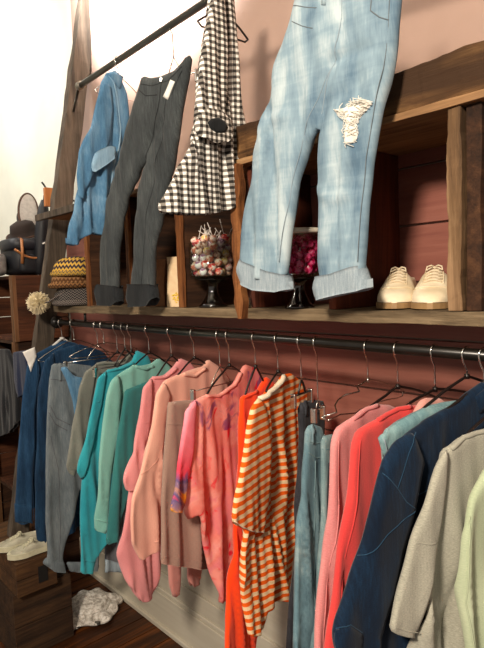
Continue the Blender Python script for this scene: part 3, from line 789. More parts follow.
# 18 chambray
garment('denim_shirt', 'light washed chambray shirt with open collar in front of the dark denim jacket', 'shirt', 466, -12,
 [(444,402),(428,405),(402,418),(384,431),(382,450),(384,480),(392,560),(450,580),(476,440),(474,406),(458,400)], K['chambray'],
 patches=[dict(px=[(420,408),(402,418),(377,434),(375,437),(380,456),(390,447),(402,438),(424,430),(440,420),(446,405)], name='collar', mat=K['chambray'], t=.008)],
 lines=[dict(px=[(377,437),(382,454),(392,446),(424,429)], name='collar_seam', mat=K['cuff'], lift=.008, r=.0012)], fold=.006, seed=18)
hanger(rod_point(466), R(-12), 'black hanger inside the washed chambray shirt', style='black', group='hangers on the lower rail', neck=(472, 375), lpx=(396, 430))
# 19 dark denim jacket
hanger(rod_point(484), R(-14), 'black hanger inside the dark indigo denim jacket', style='black', group='hangers on the lower rail', neck=(491, 382), lpx=(402, 446))
garment('denim_jacket', 'dark indigo denim jacket with seamed yoke and chest flap', 'jacket', 484, -14,
 [(500,372),(484,381),(466,394),(458,403),(432,416),(402,438),(388,455),(384,480),(382,520),(376,560),(372,610),(368,665),(440,665),(520,560),(535,420),(525,380),(512,370)], K['indigo'],
 sleeves=[dict(px=[(412,431),(396,441),(384,458),(377,480),(366,520),(358,556),(350,590),(336,620),(331,636),(332,648),(337,662),(364,664),(378,640),(392,600),(405,550),(415,500),(424,460)], kw=dict(off=.02, fold=.009, edge=.02, T=.014))],
 patches=[dict(px=[(332,628),(345,622),(362,634),(360,662),(338,662),(331,644)], on='sleeve', name='cuff', mat=K['indigo']),
          dict(px=[(470,396),(484,384),(500,376),(500,392),(484,404),(474,412)], name='collar', mat=K['indigo'], t=.008),
          dict(px=[(430,478),(460,462),(466,476),(448,490),(434,492)], name='pocket_flap', mat=K['indigo'], t=.005)],
 lines=[dict(px=[(380,472),(392,486),(402,500),(412,508)], on='sleeve', name='seam', mat=K['indigo_l'], r=.0009), dict(px=[(358,556),(366,548),(380,532),(396,520),(412,508)], on='sleeve', name='seam', mat=K['indigo_l'], r=.0009),
        dict(px=[(412,431),(404,450),(398,470),(392,486)], on='sleeve', name='shoulder_seam', mat=K['indigo_l'], r=.0009),
        dict(px=[(404,500),(430,486),(460,466),(480,455)], name='yoke_seam', mat=K['indigo_l'], r=.0009), dict(px=[(408,506),(420,560),(424,640)], name='seam', mat=K['indigo_l'], r=.0009),
        dict(px=[(333,626),(346,621),(363,633)], on='sleeve', name='cuff_seam', mat=K['indigo_l'], r=.0009)], fold=.010, seed=19, lam=.1, T=.012, creases=[([(402,498),(400,540),(392,600)], -.016, .02), ([(470,470),(452,520),(440,600)], .012, .03)])
# 20 heather grey tee
hanger(rod_point(503), R(-14), 'black hanger inside the heather grey t-shirt', style='black', group='hangers on the lower rail', neck=(510, 402), lpx=(448, 454))
garment('t_shirt', 'heather grey t-shirt with a wide hanging sleeve', 't-shirt', 503, -14,
 [(500,424),(484,429),(462,436),(443,450),(438,480),(432,530),(424,590),(414,636),(410,672),(490,672),(530,600),(535,440),(520,425)], K['grey'],
 sleeves=[dict(px=[(448,447),(437,466),(424,505),(410,545),(398,595),(389,630),(400,635),(416,638),(424,600),(434,560),(441,520),(446,480)], kw=dict(off=.015, fold=.006))],
 lines=[dict(px=[(448,448),(462,437),(484,430),(500,425)], r=.005, name='neckband'), dict(px=[(391,624),(402,629),(418,632)], on='sleeve', name='hem_seam', r=.001), dict(px=[(412,541),(424,542),(434,541)], on='sleeve', name='seam', r=.001)], fold=.013, seed=20, lam=.075)
# 21 green
garment('t_shirt', 'pale green t-shirt at the right edge of the picture', 't-shirt', 525, -14,
 [(520,440),(500,455),(485,470),(470,500),(461,538),(458,590),(462,640),(464,675),(545,675),(560,480),(545,445)], K['green'],
 lines=[dict(px=[(466,515),(463,545),(461,600),(466,660)], name='side_seam', r=.0015)], fold=.012, seed=21, lam=.09)

# ------------------------------------------------------------------ upper rail garments
UG = 'hangers on the upper rail'
hanger(rod_point(118, True), R(0), 'pale hanger above the blue chambray shirt on the upper rail', style='wire', drop=.055, width=.20, fall=.07, rodr=.0115, group=UG)
gr, gp, ghp, gth = garment('chambray_shirt', 'sky blue chambray shirt with rolled sleeve on the upper rail beside the leaning post', 'shirt', 118, 0,
 [(106,73),(100,84),(96,105),(91,130),(84,160),(78,190),(72,215),(66,240),(65,244),(76,246),(82,238),(92,233),(104,236),(106,205),(116,180),(124,150),(129,118),(127,95),(121,78),(114,71)], K['cham2'], upper=True,
 sleeves=[dict(px=[(103,82),(97,100),(92,125),(86,135),(79,150),(77,175),(79,196),(84,200),(90,180),(97,168),(104,160),(110,140),(113,110),(110,85)], kw=dict(off=.02, fold=.006)),
          dict(px=[(95,152),(108,146),(116,148),(115,158),(104,166),(93,173),(90,166)], kw=dict(off=.03, T=.012, edge=.012, fold=.006, hemzone=1, open_top=True), name='rolled_cuff', mat=K['cham3'], key='cuff')],
 lines=[dict(px=[(106,74),(112,84),(116,100),(119,130),(112,175),(106,220)], name='button_placket', r=.003, mat=K['cham3'])],
 patches=[dict(px=[(105,74),(114,71),(122,78),(118,90),(111,82)], name='collar', t=.01)], fold=.010, lam=.055, seed=22, T=.013, edge=.018, h=.009)
# black jeans parallel to the wall
JP = rod_point(168, True)
hanger(rod_point(172, True), R(-84), 'thin chrome clip hanger holding the washed black jeans by the waistband', clips=True, drop=.10, fall=.07, width=.22, rodr=.0115, group=UG)
jp = Vector((JP.x, -.365, JP.z))
gr, gp, _, _ = garment('jeans', 'washed black skinny jeans with rolled hems and a white paper tag', 'jeans', 168, -86,
 [(144,76),(150,78),(162,76),(176,70),(184,62),(188,55),(191,56),(188,80),(182,110),(178,140),(170,175),(164,205),(158,235),(155,262),(154,290),(150,302),(132,304),(132,290),(136,250),(136,215),(141,185),(146,160),(138,175),(128,198),(123,220),(120,250),(119,285),(116,303),(102,303),(103,280),(103,240),(108,200),(120,160),(130,120),(138,95)], K['bjeans'], hp=jp,
 lines=[dict(px=[(144,85),(156,87),(172,82),(186,68)], name='waistband_seam', r=.0012, mat=K['bcuff']), dict(px=[(142,90),(150,97),(161,96)], name='pocket_seam', r=.0012, mat=K['bcuff']), dict(px=[(166,83),(164,100),(158,125),(150,150),(146,160)], name='fly_seam', r=.0015, mat=K['bcuff']), dict(px=[(186,72),(178,90),(176,96)], name='pocket_seam', r=.0012, mat=K['bcuff']), dict(px=[(172,90),(166,130),(156,180),(148,240),(144,285)], name='crease_seam', r=.001, mat=K['bcuff'])],
 sleeves=[dict(px=[(101,284),(120,286),(122,300),(116,306),(100,305),(97,296)], name='rolled_hem', mat=K['bcuff'], kw=dict(T=.021, edge=.018, fold=.006, hemzone=1, open_top=True)), dict(px=[(130,284),(155,284),(158,296),(151,306),(131,307),(128,298)], name='rolled_hem', mat=K['bcuff'], kw=dict(T=.021, edge=.018, fold=.006, hemzone=1, open_top=True))],
 patches=[
          dict(px=[(175,81),(179,83),(172,101),(168,98)], name='paper_tag', mat=K['white'], t=.004)], fold=.006, lam=.08, seed=23, T=.016, edge=.022, h=.009, creases=[([(146,160),(154,140),(166,120)], -.008, .016), ([(146,162),(140,150),(134,140)], -.006, .014)])
button(gp['body'], 166, 81, gr, .006, M['chrome'])
# gingham
hanger(rod_point(222, True), R(0), 'hanger at the top edge of the picture holding the gingham shirt', style='black', drop=.055, width=.18, fall=.05, rodr=.0115, group=UG)
garment('gingham_shirt', 'black and white gingham shirt with a rolled sleeve on the upper rail', 'shirt', 222, 0,
 [(212,-30),(208,0),(203,30),(199,60),(196,95),(194,125),(186,150),(176,170),(167,190),(161,208),(166,213),(182,215),(205,215),(225,211),(236,200),(240,180),(240,140),(241,110),(239,70),(236,30),(234,0),(232,-30),(222,-40)], K['ging'], upper=True,
 sleeves=[dict(px=[(214,-10),(209,10),(204,40),(200,70),(197,95),(195,125),(201,138),(216,140),(224,130),(226,90),(226,50),(224,10),(222,-10)], kw=dict(off=.02, fold=.008, T=.012)),
          dict(px=[(198,112),(206,107),(220,110),(229,119),(232,133),(226,143),(212,144),(200,138),(195,126)], kw=dict(off=.03, T=.014, edge=.012, fold=.006, hemzone=1), name='rolled_cuff', key='cuff')],
 patches=[dict(px=[(204,124),(208,120),(215,119),(222,123),(225,129),(221,134),(213,134),(207,130)], on='cuff', name='sleeve_opening_shade', mat=K['bcuff'], t=.002)],  # dark patch paints the shade inside the rolled sleeve
 fold=.010, lam=.05, seed=24, T=.012, edge=.018, h=.008, drape=1, creases=[([(223,150),(222,180),(222,212)], -.01, .008)])
# light jeans
JP = rod_point(345, True)
jp = Vector((JP.x, -.372, JP.z))
hanger(Vector((JP.x, JP.y, JP.z)), R(-84), 'clip hanger above the frame holding the light ripped jeans', clips=True, drop=.08, fall=.05, width=.26, rodr=.0115, group=UG)
gr, gp, _, _ = garment('jeans', 'light blue ripped jeans with wide rolled cuffs on the upper rail', 'jeans', 345, -86,
 [(299,-30),(296,0),(290,25),(280,55),(270,90),(262,125),(254,160),(248,195),(244,230),(242,262),(246,272),(268,280),(288,276),(290,262),(294,225),(300,180),(308,150),(320,128),(318,160),(318,200),(318,235),(317,262),(320,280),(345,282),(366,274),(369,240),(371,200),(374,165),(382,120),(390,80),(397,40),(402,0),(404,-30),(350,-34)], K['ljeans'], hp=jp,
 lines=[dict(px=[(298,8),(310,10),(322,11)], name='pocket_seam', r=.0011, mat=K['denim_grey']), dict(px=[(297,24),(308,29),(318,31)], name='pocket_seam', r=.0011, mat=K['denim_grey']), dict(px=[(346,2),(345,20),(343,40),(338,60),(330,85),(320,125)], name='fly_seam', r=.0012, mat=K['cuff']), dict(px=[(338,62),(324,95),(306,140),(297,180),(290,225),(284,262)], name='inseam', r=.0008, mat=K['cuff']),
        dict(px=[(394,-5),(391,30),(386,70),(378,115),(370,160),(366,210),(363,262)], name='outseam', r=.0009, mat=K['denim_grey']), dict(px=[(378,-10),(376,14),(384,20),(392,22)], name='pocket_seam', r=.0014, mat=K['denim_grey'])],
 sleeves=[dict(px=[(242,258),(252,263),(272,271),(291,275),(293,289),(280,292),(258,290),(243,283),(238,270)], name='rolled_cuff', mat=K['cuff'], kw=dict(T=.0235, edge=.022, fold=.005, smooth=0, hemzone=1, open_top=True)),
          dict(px=[(316,277),(335,274),(355,267),(366,265),(373,287),(362,291),(345,294),(328,298),(317,301),(314,288)], name='rolled_cuff', mat=K['cuff'], kw=dict(T=.0235, edge=.022, fold=.005, smooth=0, hemzone=1, open_top=True))],
 patches=[dict(px=[(328,-6),(332,-6),(331,8),(327,8)], name='belt_loop', t=.006)],
 fold=.007, lam=.085, seed=25, T=.020, edge=.026, h=.009, creases=[([(340,62),(352,56),(372,50)], -.007, .012), ([(320,128),(332,105),(345,95)], -.006, .014), ([(338,62),(334,80),(322,120)], -.010, .012), ([(262,130),(276,120),(290,118)], .006, .012), ([(320,190),(336,200),(352,196)], .006, .012), ([(356,170),(350,210),(346,250)], -.007, .014)])
# frayed rip at the knee
sh = gp['body']
bpx = [(340,112),(350,110),(357,106),(366,101),(372,103),(377,106),(372,112),(364,119),(360,124),(362,134),(359,144),(352,146),(350,138),(352,127),(350,119),(344,117)]
rip = sh.patch(bpx, .003, 'knee_rip', K['fray'], gr)
fm = MB(); rr = random.Random(4)
for k in range(90):
    j = rr.randrange(len(bpx)-1); tt = rr.random(); u = bpx[j][0]*(1-tt)+bpx[j+1][0]*tt; v = bpx[j][1]*(1-tt)+bpx[j+1][1]*tt
    u2 = 356+(u-356)*.3+rr.uniform(-5, 5); v2 = v+rr.uniform(-6, 6)
    a = sh.surf([sh.to_st(u+rr.uniform(-2, 2), v+rr.uniform(-2, 2))], .004)[0]; c = sh.surf([sh.to_st(u2, v2)], .005)[0]
    fm.tube([a, (a+c)/2+sh.n*rr.uniform(.001, .006), c], .0008, 4, cap=False)
fm.build('frayed_threads', K['fray'], rip)

make_hangers()
# ------------------------------------------------------------------ jars and sweets
GL = glass('clear_glass'); GLD = glass('smoky_footed_glass', '#a8a49c', .8)
LID = plain('cream_lid', '#efe6d2', .4)
def jar(x, y, r, zb, bowl_h, label, lid=False):
    t = thing('footed_jar', label, 'jar', (x, y, ZB1))
    foot = [(r*.62, 0), (r*.64, .004), (r*.52, .012), (r*.38, .026), (r*.27, .042), (r*.22, zb*.66), (r*.26, zb*.86), (r*.55, zb*.96), (r*.8, zb)]
    MB().lathe(foot, (x, y, ZB1), 36).build('foot', GLD, t)
    w = .003
    prof = [(r*.7, zb), (r*.97, zb+.006), (r, zb+.018), (r, zb+bowl_h), (r-w, zb+bowl_h), (r-w, zb+.016), (r*.9, zb+.008), (.002, zb+.006)]
    MB().lathe(prof, (x, y, ZB1), 44).build('bowl', GL, t)
    if lid:
        MB().lathe([(r*.9, zb+bowl_h), (r+.004, zb+bowl_h+.001), (r+.006, zb+bowl_h+.004), (r+.006, zb+bowl_h+.011), (r+.002, zb+bowl_h+.014), (.01, zb+bowl_h+.015)], (x, y, ZB1), 44).build('lid', LID, t)
    return t
def settle(n, r, h, rad, rng, tries=900):
    out = []
    for i in range(n):
        best = None
        for _ in range(60):
            a = rng.random()*2*PI; q = (r-rad)*math.sqrt(rng.random()); p = Vector((q*math.cos(a), q*math.sin(a), rad))
            for o in out:
                dxy = math.hypot(p.x-o.x, p.y-o.y)
                if dxy < 2*rad: p.z = max(p.z, o.z+math.sqrt(max(0, (1.9*rad)**2-dxy*dxy)))
            if best is None or p.z < best.z: best = p
        if best.z < h: out.append(best)
    return out
jx, jy = -1.372, -.235
jar(jx, jy, .072, .088, .116, 'clear footed glass jar full of lollipops on the shelf beside the rough sawn board')
rng = random.Random(5)
def candy_mat(name, a, b, c):
    n = N(name); f = n.noise(n.coord('Object'), 70, 2, .5, .8)
    n.bump(n.noise(n.coord('Object'), 200, 2), .3, .002)
    return n.col(n.ramp(f, [(.42, a), (.5, b), (.58, c)]), .25)
cm = [candy_mat('wrapper_pink', '#ff9a90', '#fff0e8', '#c83848'), candy_mat('wrapper_cream', '#fff2e2', '#f8c8b0', '#d87a60'), candy_mat('wrapper_red', '#c02c30', '#ff8878', '#fff0e8'),
      candy_mat('wrapper_brown', '#6a4038', '#d8a890', '#f4dccc'), candy_mat('wrapper_mauve', '#9a6a90', '#f0d0dc', '#ffffff'), candy_mat('wrapper_yellow', '#e8c060', '#fff0d0', '#f8b090')]
stickm = plain('paper_stick', '#f0e8e0', .6)
protos = []
for m_ in cm:
    b = MB(); prof = [(.0015, -.0125), (.007, -.0115), (.0118, -.005), (.0128, 0), (.0118, .005), (.007, .0115), (.0015, .0125)]
    b.lathe(prof, (0, 0, 0), 14); protos.append(b.build('lollipop', m_))
sb = MB().tube([(0, 0, .010), (0, 0, .060)], .0011, 6).build('stick', stickm)
spots = settle(150, .068, .118, .0130, rng)
first = {}
for i, p in enumerate(spots):
    k = i % len(protos)
    if k not in first: o = protos[k]; first[k] = 1
    else: o = protos[k].copy(); C.objects.link(o)
    o.location = Vector((jx, jy, ZB1+.094+.004)) + p
    top = p.z > .085
    o.rotation_euler = (rng.uniform(-.8, .8) if top else rng.uniform(-1.2, 1.2), rng.uniform(-.8, .8) if top else rng.uniform(-1.2, 1.2), rng.uniform(0, 6))
    if not top:
        # sticks point inwards so they stay inside the glass
        inn = Vector((-p.x, -p.y, .035)).normalized(); o.rotation_euler = inn.to_track_quat('Z', 'Y').to_euler()
    else:
        o.rotation_euler = Vector((-p.x*.5+rng.uniform(-1, 1)*.07, -p.y*.5+rng.uniform(-1, 1)*.07, .05)).normalized().to_track_quat('Z', 'Y').to_euler()
    tag(o, 'wrapped lollipop in the uncovered footed glass jar', 'lollipop', 'lollipops in the open jar')
    s = sb if i == 0 else sb.copy()
    if i: C.objects.link(s)
    s.parent = o
for k, o in enumerate(protos):
    if k not in first: bpy.data.objects.remove(o)
kx, ky = -.985, -.255
jar(kx, ky, .062, .080, .112, 'cream lidded glass jar of hot pink sweets behind the legs of the light jeans', True)
pm_ = [candy_mat('foil_magenta', '#c80c48', '#f02a70', '#ff6aa0'), candy_mat('foil_rose', '#b00c40', '#e02062', '#ff5a94')]
pp = []
for m_ in pm_:
    b = MB().lathe([(.0012, -.011), (.008, -.0095), (.0112, -.003), (.0115, .003), (.008, .0095), (.0012, .011)], (0, 0, 0), 12, wob=lambda a, j: 1+.16*math.sin(3*a+j)); pp.append(b.build('sweet', m_, smooth=False))
for i, p in enumerate(settle(190, .056, .106, .0105, rng)):
    o = pp[i % 2] if i < 2 else pp[i % 2].copy()
    if i >= 2: C.objects.link(o)
    o.location = Vector((kx, ky, ZB1+.086+.004))+p; o.rotation_euler = (rng.uniform(0, 6), rng.uniform(0, 6), rng.uniform(0, 6))
    tag(o, 'hot pink wrapped sweet in the cream lidded jar', 'sweet', 'pink sweets in the lidded jar')
# small cream ball next to the jar
b = MB().lathe([(.002, -.016), (.012, -.011), (.016, 0), (.012, .011), (.002, .016)], (-1.182, -.265, ZB1+.0165), 20)
tag(b.build('candle', LID), 'small cream round candle against the rough sawn board', 'candle')
# gift bag + brown paper packet in the compartment left of the lollipops
def bag(name, label, c, w, d, h, rz, mat, flower=False, cat='bag'):
    t = thing(name, label, cat, c)
    m = MB(); nseg = 10
    prof = []
    for k in range(nseg+1):
        tt = k/nseg; prof.append((w/2*(1-.06*math.sin(tt*PI)), d/2*(1-.75*tt**2), h*tt))
    for (a, b_, z) in prof: m.v += [(-a, -b_, z), (0, -b_*1.12, z), (a, -b_, z), (a*.92, 0, z), (a, b_, z), (0, b_*1.1, z), (-a, b_, z), (-a*.92, 0, z)]
    for j in range(nseg):
        for q in range(8): m.f.append((8*j+q, 8*j+(q+1) % 8, 8*j+8+(q+1) % 8, 8*j+8+q))
    m.f.append(tuple(reversed(range(8)))); m.f.append(tuple(8*nseg+q for q in range(8)))
    X = Matrix.Translation(c) @ Matrix.Rotation(rz, 4, 'Z'); m.xf(X); m.build('paper_body', mat, t, False, .001)
    fm_ = MB().box((-w/2-.001, -d/2*.25-.006, h-.022), (w/2+.001, d/2*.25+.006, h+.002)); fm_.xf(X); fm_.build('folded_top', mat, t, False, .002)
    if flower:
        ym = plain('yellow_petals', '#ecc820', .6); f = MB()
        for k in range(16):
            a = 2*PI*k/16; r_ = .006+.010*((k*7) % 5)/5
            f.lathe([(.001, -.002), (.0045, 0), (.001, .003)], (r_*math.cos(a), -d/2*.98-.003, .032+r_*math.sin(a)*1.2), 8)
        f.xf(X); f.build('yellow_flower', ym, t)
    return t
bag('gift_bag', 'cream paper bag with a yellow flower in the compartment left of the lollipops', Vector((-1.548, -.235, ZB1)), .078, .06, .168, R(28), plain('cream_paper', '#e6c9a0', .7), True)
bag('paper_packet', 'brown paper packet beside the cream bag with the yellow flower', Vector((-1.690, -.235, ZB1)), .10, .05, .165, R(20), plain('brown_paper', '#8a5a34', .8))

# ------------------------------------------------------------------ shoes
def shoe(L, Wd, Hh, upper, sole, loc, rz, name, label, cat, group, lace_mat, low=False, open_top=None):
    t = thing(name, label, cat, loc, group); X = Matrix.Translation(loc) @ Matrix.Rotation(rz, 4, 'Z')
    n = 26; k = 20; ops = []
    def sec(tt):                          # 0 = toe, 1 = heel ; x sideways, y forward (toe at -y)
        wd = Wd/2*(math.sin(min(1, tt/.30)*PI/2)**.55)*(1-.22*math.sin(max(0, (tt-.35))/.65*PI)**1.0)
        if tt > .86: wd *= math.sqrt(max(.02, 1-((tt-.86)/.15)**2))
        top = Hh*(.42+.58*min(1, max(0, (tt-.10)/.42))**1.2) if tt > .10 else Hh*.42*math.sqrt(max(.05, tt/.10))
        if low: top = Hh*(.5+.5*min(1, max(0, (tt-.15)/.35))) * (math.sqrt(max(.1, min(1, tt/.08))))
        return wd, top
    b = MB(); s0 = .014
    for i in range(n+1):
        tt = i/n; wd, top = sec(max(.004, tt))
        y = -L/2 + L*tt
        for j in range(k+1):
            a = PI*j/k
            cx = math.cos(a); sx = math.sin(a)
            px_ = wd*(abs(cx)**.75)*(1 if cx > 0 else -1); pz = s0 + (top-s0)*(sx**.8)
            # opening for the foot at the rear half
            if tt > .52 and sx > .75: pz -= (sx-.75)/.25*Hh*.45*min(1, (tt-.52)/.08)*min(1, max(0, (1.0-tt)/.07))
            b.v.append((px_, y, pz))
    for i in range(n):
        for j in range(k):
            q = i*(k+1)+j; b.f.append((q, q+1, q+k+2, q+k+1))
    b.f.append(tuple(range(k+1))); b.f.append(tuple(reversed([n*(k+1)+j for j in range(k+1)])))
    b.xf(X); b.build('upper', upper, t)
    sb_ = MB(); m2 = n
    ring = [(1.06*sec(max(.004, i/n))[0], -L/2*1.02+L*1.04*i/n) for i in range(n+1)] + [(-1.06*sec(max(.004, i/n))[0], -L/2*1.02+L*1.04*i/n) for i in range(n, -1, -1)]
    h_ = .022 if low else .013
    for z in (0, h_*.5, h_): sb_.v += [(x_, y_, z) for x_, y_ in ring]
    r_ = len(ring)
    for lv in range(2):
        for q in range(r_): sb_.f.append((lv*r_+q, lv*r_+(q+1) % r_, (lv+1)*r_+(q+1) % r_, (lv+1)*r_+q))
    sb_.f.append(tuple(reversed(range(r_)))); sb_.f.append(tuple(2*r_+q for q in range(r_)))
    sb_.xf(X); sb_.build('sole', sole, t, False)
    # vamp seam, tongue and laces
    def top_at(tt, s): 
        wd, top = sec(tt); cx = s; a = abs(cx)**(1/.75); sx = math.sqrt(max(0, 1-a*a)); return Vector((wd*cx, -L/2+L*tt, s0+(top-s0)*sx**.8+.0015))
    lm = MB()
    for q in range(5):
        tt = .30+.052*q
        lm.tube([top_at(tt, -.42), top_at(tt+.012, -.15)+Vector((0, 0, .002)), top_at(tt+.012, .15)+Vector((0, 0, .002)), top_at(tt, .42)], .0022, 6)
        lm.tube([top_at(tt, -.42), top_at(tt+.026, 0)+Vector((0, 0, .003)), top_at(tt+.052, .42)], .002, 6)
    bow = top_at(.54, 0)
    for sg in (-1, 1):
        lm.tube([bow+Vector((sg*a_, b_, c_)) for a_, b_, c_ in ((0, 0, .003), (.008, -.004, .007), (.016, -.010, .004), (.018, -.018, -.004), (.010, -.012, .0), (.002, -.002, .003))], .0021, 6)
    lm.xf(X); lm.build('laces', lace_mat, t)
    sm = MB().tube([top_at(.20+.06*abs(s)**2*1.5, s) for s in [x_/8 for x_ in range(-7, 8)]], .0014, 6)
    sm.tube([top_at(.28+.25*q/8, -.5) for q in range(9)], .0012, 6).tube([top_at(.28+.25*q/8, .5) for q in range(9)], .0012, 6)
    sm.xf(X); sm.build('seam', upper, t)
    return t
lea = plaster('cream_leather', '#dccaa8', '#f0e2c6', .45, 18); n_ = plain('tan_sole', '#9a7a52', .6)
lc = plain('cream_lace', '#dccbae', .8)
shoe(.24, .091, .086, lea, n_, Vector((-.742, -.165, ZB1+.002)), R(27), 'lace_up_shoe', 'cream leather lace-up shoe on the shelf, the left of the pair', 'shoe', 'cream lace-up shoes on the shelf', lc)
shoe(.24, .091, .086, lea, n_, Vector((-.648, -.165, ZB1+.002)), R(24), 'lace_up_shoe', 'cream leather lace-up shoe on the shelf, half behind the thick right divider', 'shoe', 'cream lace-up shoes on the shelf', lc)

# ------------------------------------------------------------------ crates with the sneakers
def crate(name, label, a, b, mat, hole=None, wall=.016, group=None, boards=3, cat='crate'):
    t = thing(name, label, cat, ((a[0]+b[0])/2, (a[1]+b[1])/2, a[2]), group)
    x0, y0, z0 = a; x1, y1, z1 = b; hh = (z1-z0-.004)/boards
    def side(nm, lo, hi, ax):
        m = MB()
        for k in range(boards):
            l = list(lo); h = list(hi); l[2] = z0+hh*k+.002; h[2] = z0+hh*(k+1)-.002
            if hole and nm == 'side_panel' and hole[0] < k < hole[1]:
                pass
            m.box(l, h, .0015, 10, ax)
        m.build(nm, mat, t, False, .001)
    side('side_panel', (x1-wall, y0, z0), (x1, y1, z1), 1); side('side_panel', (x0, y0, z0), (x0+wall, y1, z1), 1)
    side('front_panel', (x0+wall, y0, z0), (x1-wall, y0+wall, z1), 0); side('back_panel', (x0+wall, y1-wall, z0), (x1-wall, y1, z1), 0)
    MB().box((x0+wall, y0+wall, z1-wall-.004), (x1-wall, y1-wall, z1-.004)).build('top_panel', mat, t, False, .001)
    c = MB()
    for (cx, cy) in ((x1-wall-.02, y0+wall), (x1-wall-.02, y1-wall-.02), (x0+wall, y0+wall), (x0+wall, y1-wall-.02)): c.box((cx, cy, z0+.002), (cx+.02, cy+.02, z1-wall-.006))
    c.build('corner_batten', mat, t, False)
    return t
cw = wood('brown_crate', '#1a120b', '#352417', '#4f3823', 1, .8, .8, 1.0)
crate('wooden_crate', 'large dark wooden crate on the floor under the denim, bottom of the stack of two', (-2.77, -.600, .002), (-2.33, -.345, .30), cw, group='crates stacked at the left end of the rail', boards=2)
ct = crate('wooden_crate', 'small brown wooden crate with the white sneakers on it, top of the stack of two', (-2.77, -.595, .302), (-2.285, -.425, .452), wood('orange_brown_crate', '#24170e', '#48301b', '#6a4a2a', 1, .8, .8, 1.0), group='crates stacked at the left end of the rail', boards=2)
MB().box((-2.286, -.505, .335), (-2.282, -.465, .405)).build('hand_hole_shade', plain('hole_shade', '#0a0604', .9), ct, False)  # dark block painted in for the shade of a hand hole, nothing is cut
cv = plaster('white_canvas', '#a09c8a', '#b8b4a0', .8, 30); rubber = plain('cream_rubber', '#c8c4a8', .6); blue = plaster('grey_blue_canvas', '#8f9aa0', '#b0b8b6', .8, 20)
shoe(.20, .078, .052, cv, rubber, Vector((-2.335, -.505, .454)), R(-6), 'sneaker', 'white low canvas sneaker in front on the small crate, laces undone', 'sneaker', 'white sneakers on the crate', rubber, True)
shoe(.20, .078, .052, cv, rubber, Vector((-2.435, -.520, .454)), R(-14), 'sneaker', 'white low canvas sneaker behind its pair on the small crate, toe sticking out', 'sneaker', 'white sneakers on the crate', rubber, True)

# ------------------------------------------------------------------ lacy white hat on the floor
hc = Vector((-2.45, -.21, .0))
n = N('white_lace'); f = n.noise(n.coord('Object'), 55, 3, .6, .5)
n.bump(f, .9, .006); lace = n.col(n.ramp(f, [(.36, '#a8a096'), (.5, '#d6d0c6'), (.62, '#efebe4')]), .95)
t = thing('lace_hat', 'floppy white lace sun hat lying on the floor by the baseboard', 'hat', hc)
m = MB(); prof = [(.155, .0), (.15, .012), (.135, .020), (.115, .030), (.100, .034), (.092, .040), (.090, .058), (.080, .072), (.055, .080), (.02, .084), (.002, .085)]
def wb(a, j): return 1 + (.07*math.sin(5*a+1)+.05*math.sin(11*a))*(1 if j < 4 else .3)
m.lathe(prof, (0, 0, 0), 72, wob=wb)
for i, v in enumerate(m.v):
    r_ = math.hypot(v[0], v[1]); v = Vector(v)
    v.z += (.012*math.sin(9*math.atan2(v.y, v.x)) if .1 < r_ else 0) + .007*noise.noise(v*26) + (.006 if r_ > .1 else .0)
    m.v[i] = v
m.xf(Matrix.Translation(hc+Vector((0, 0, .022))) @ Matrix.Rotation(R(4), 4, 'Y') @ Matrix.Diagonal((.92, .98, .62, 1))); m.build('crown_and_brim', lace, t)
bm_ = MB().tube([hc+Vector((.094*math.cos(a), .094*math.sin(a), .046-.007*math.cos(a))) for a in [2*PI*k/40 for k in range(40)]], .008, 8, closed=True); bm_.build('ruffle', lace, t)

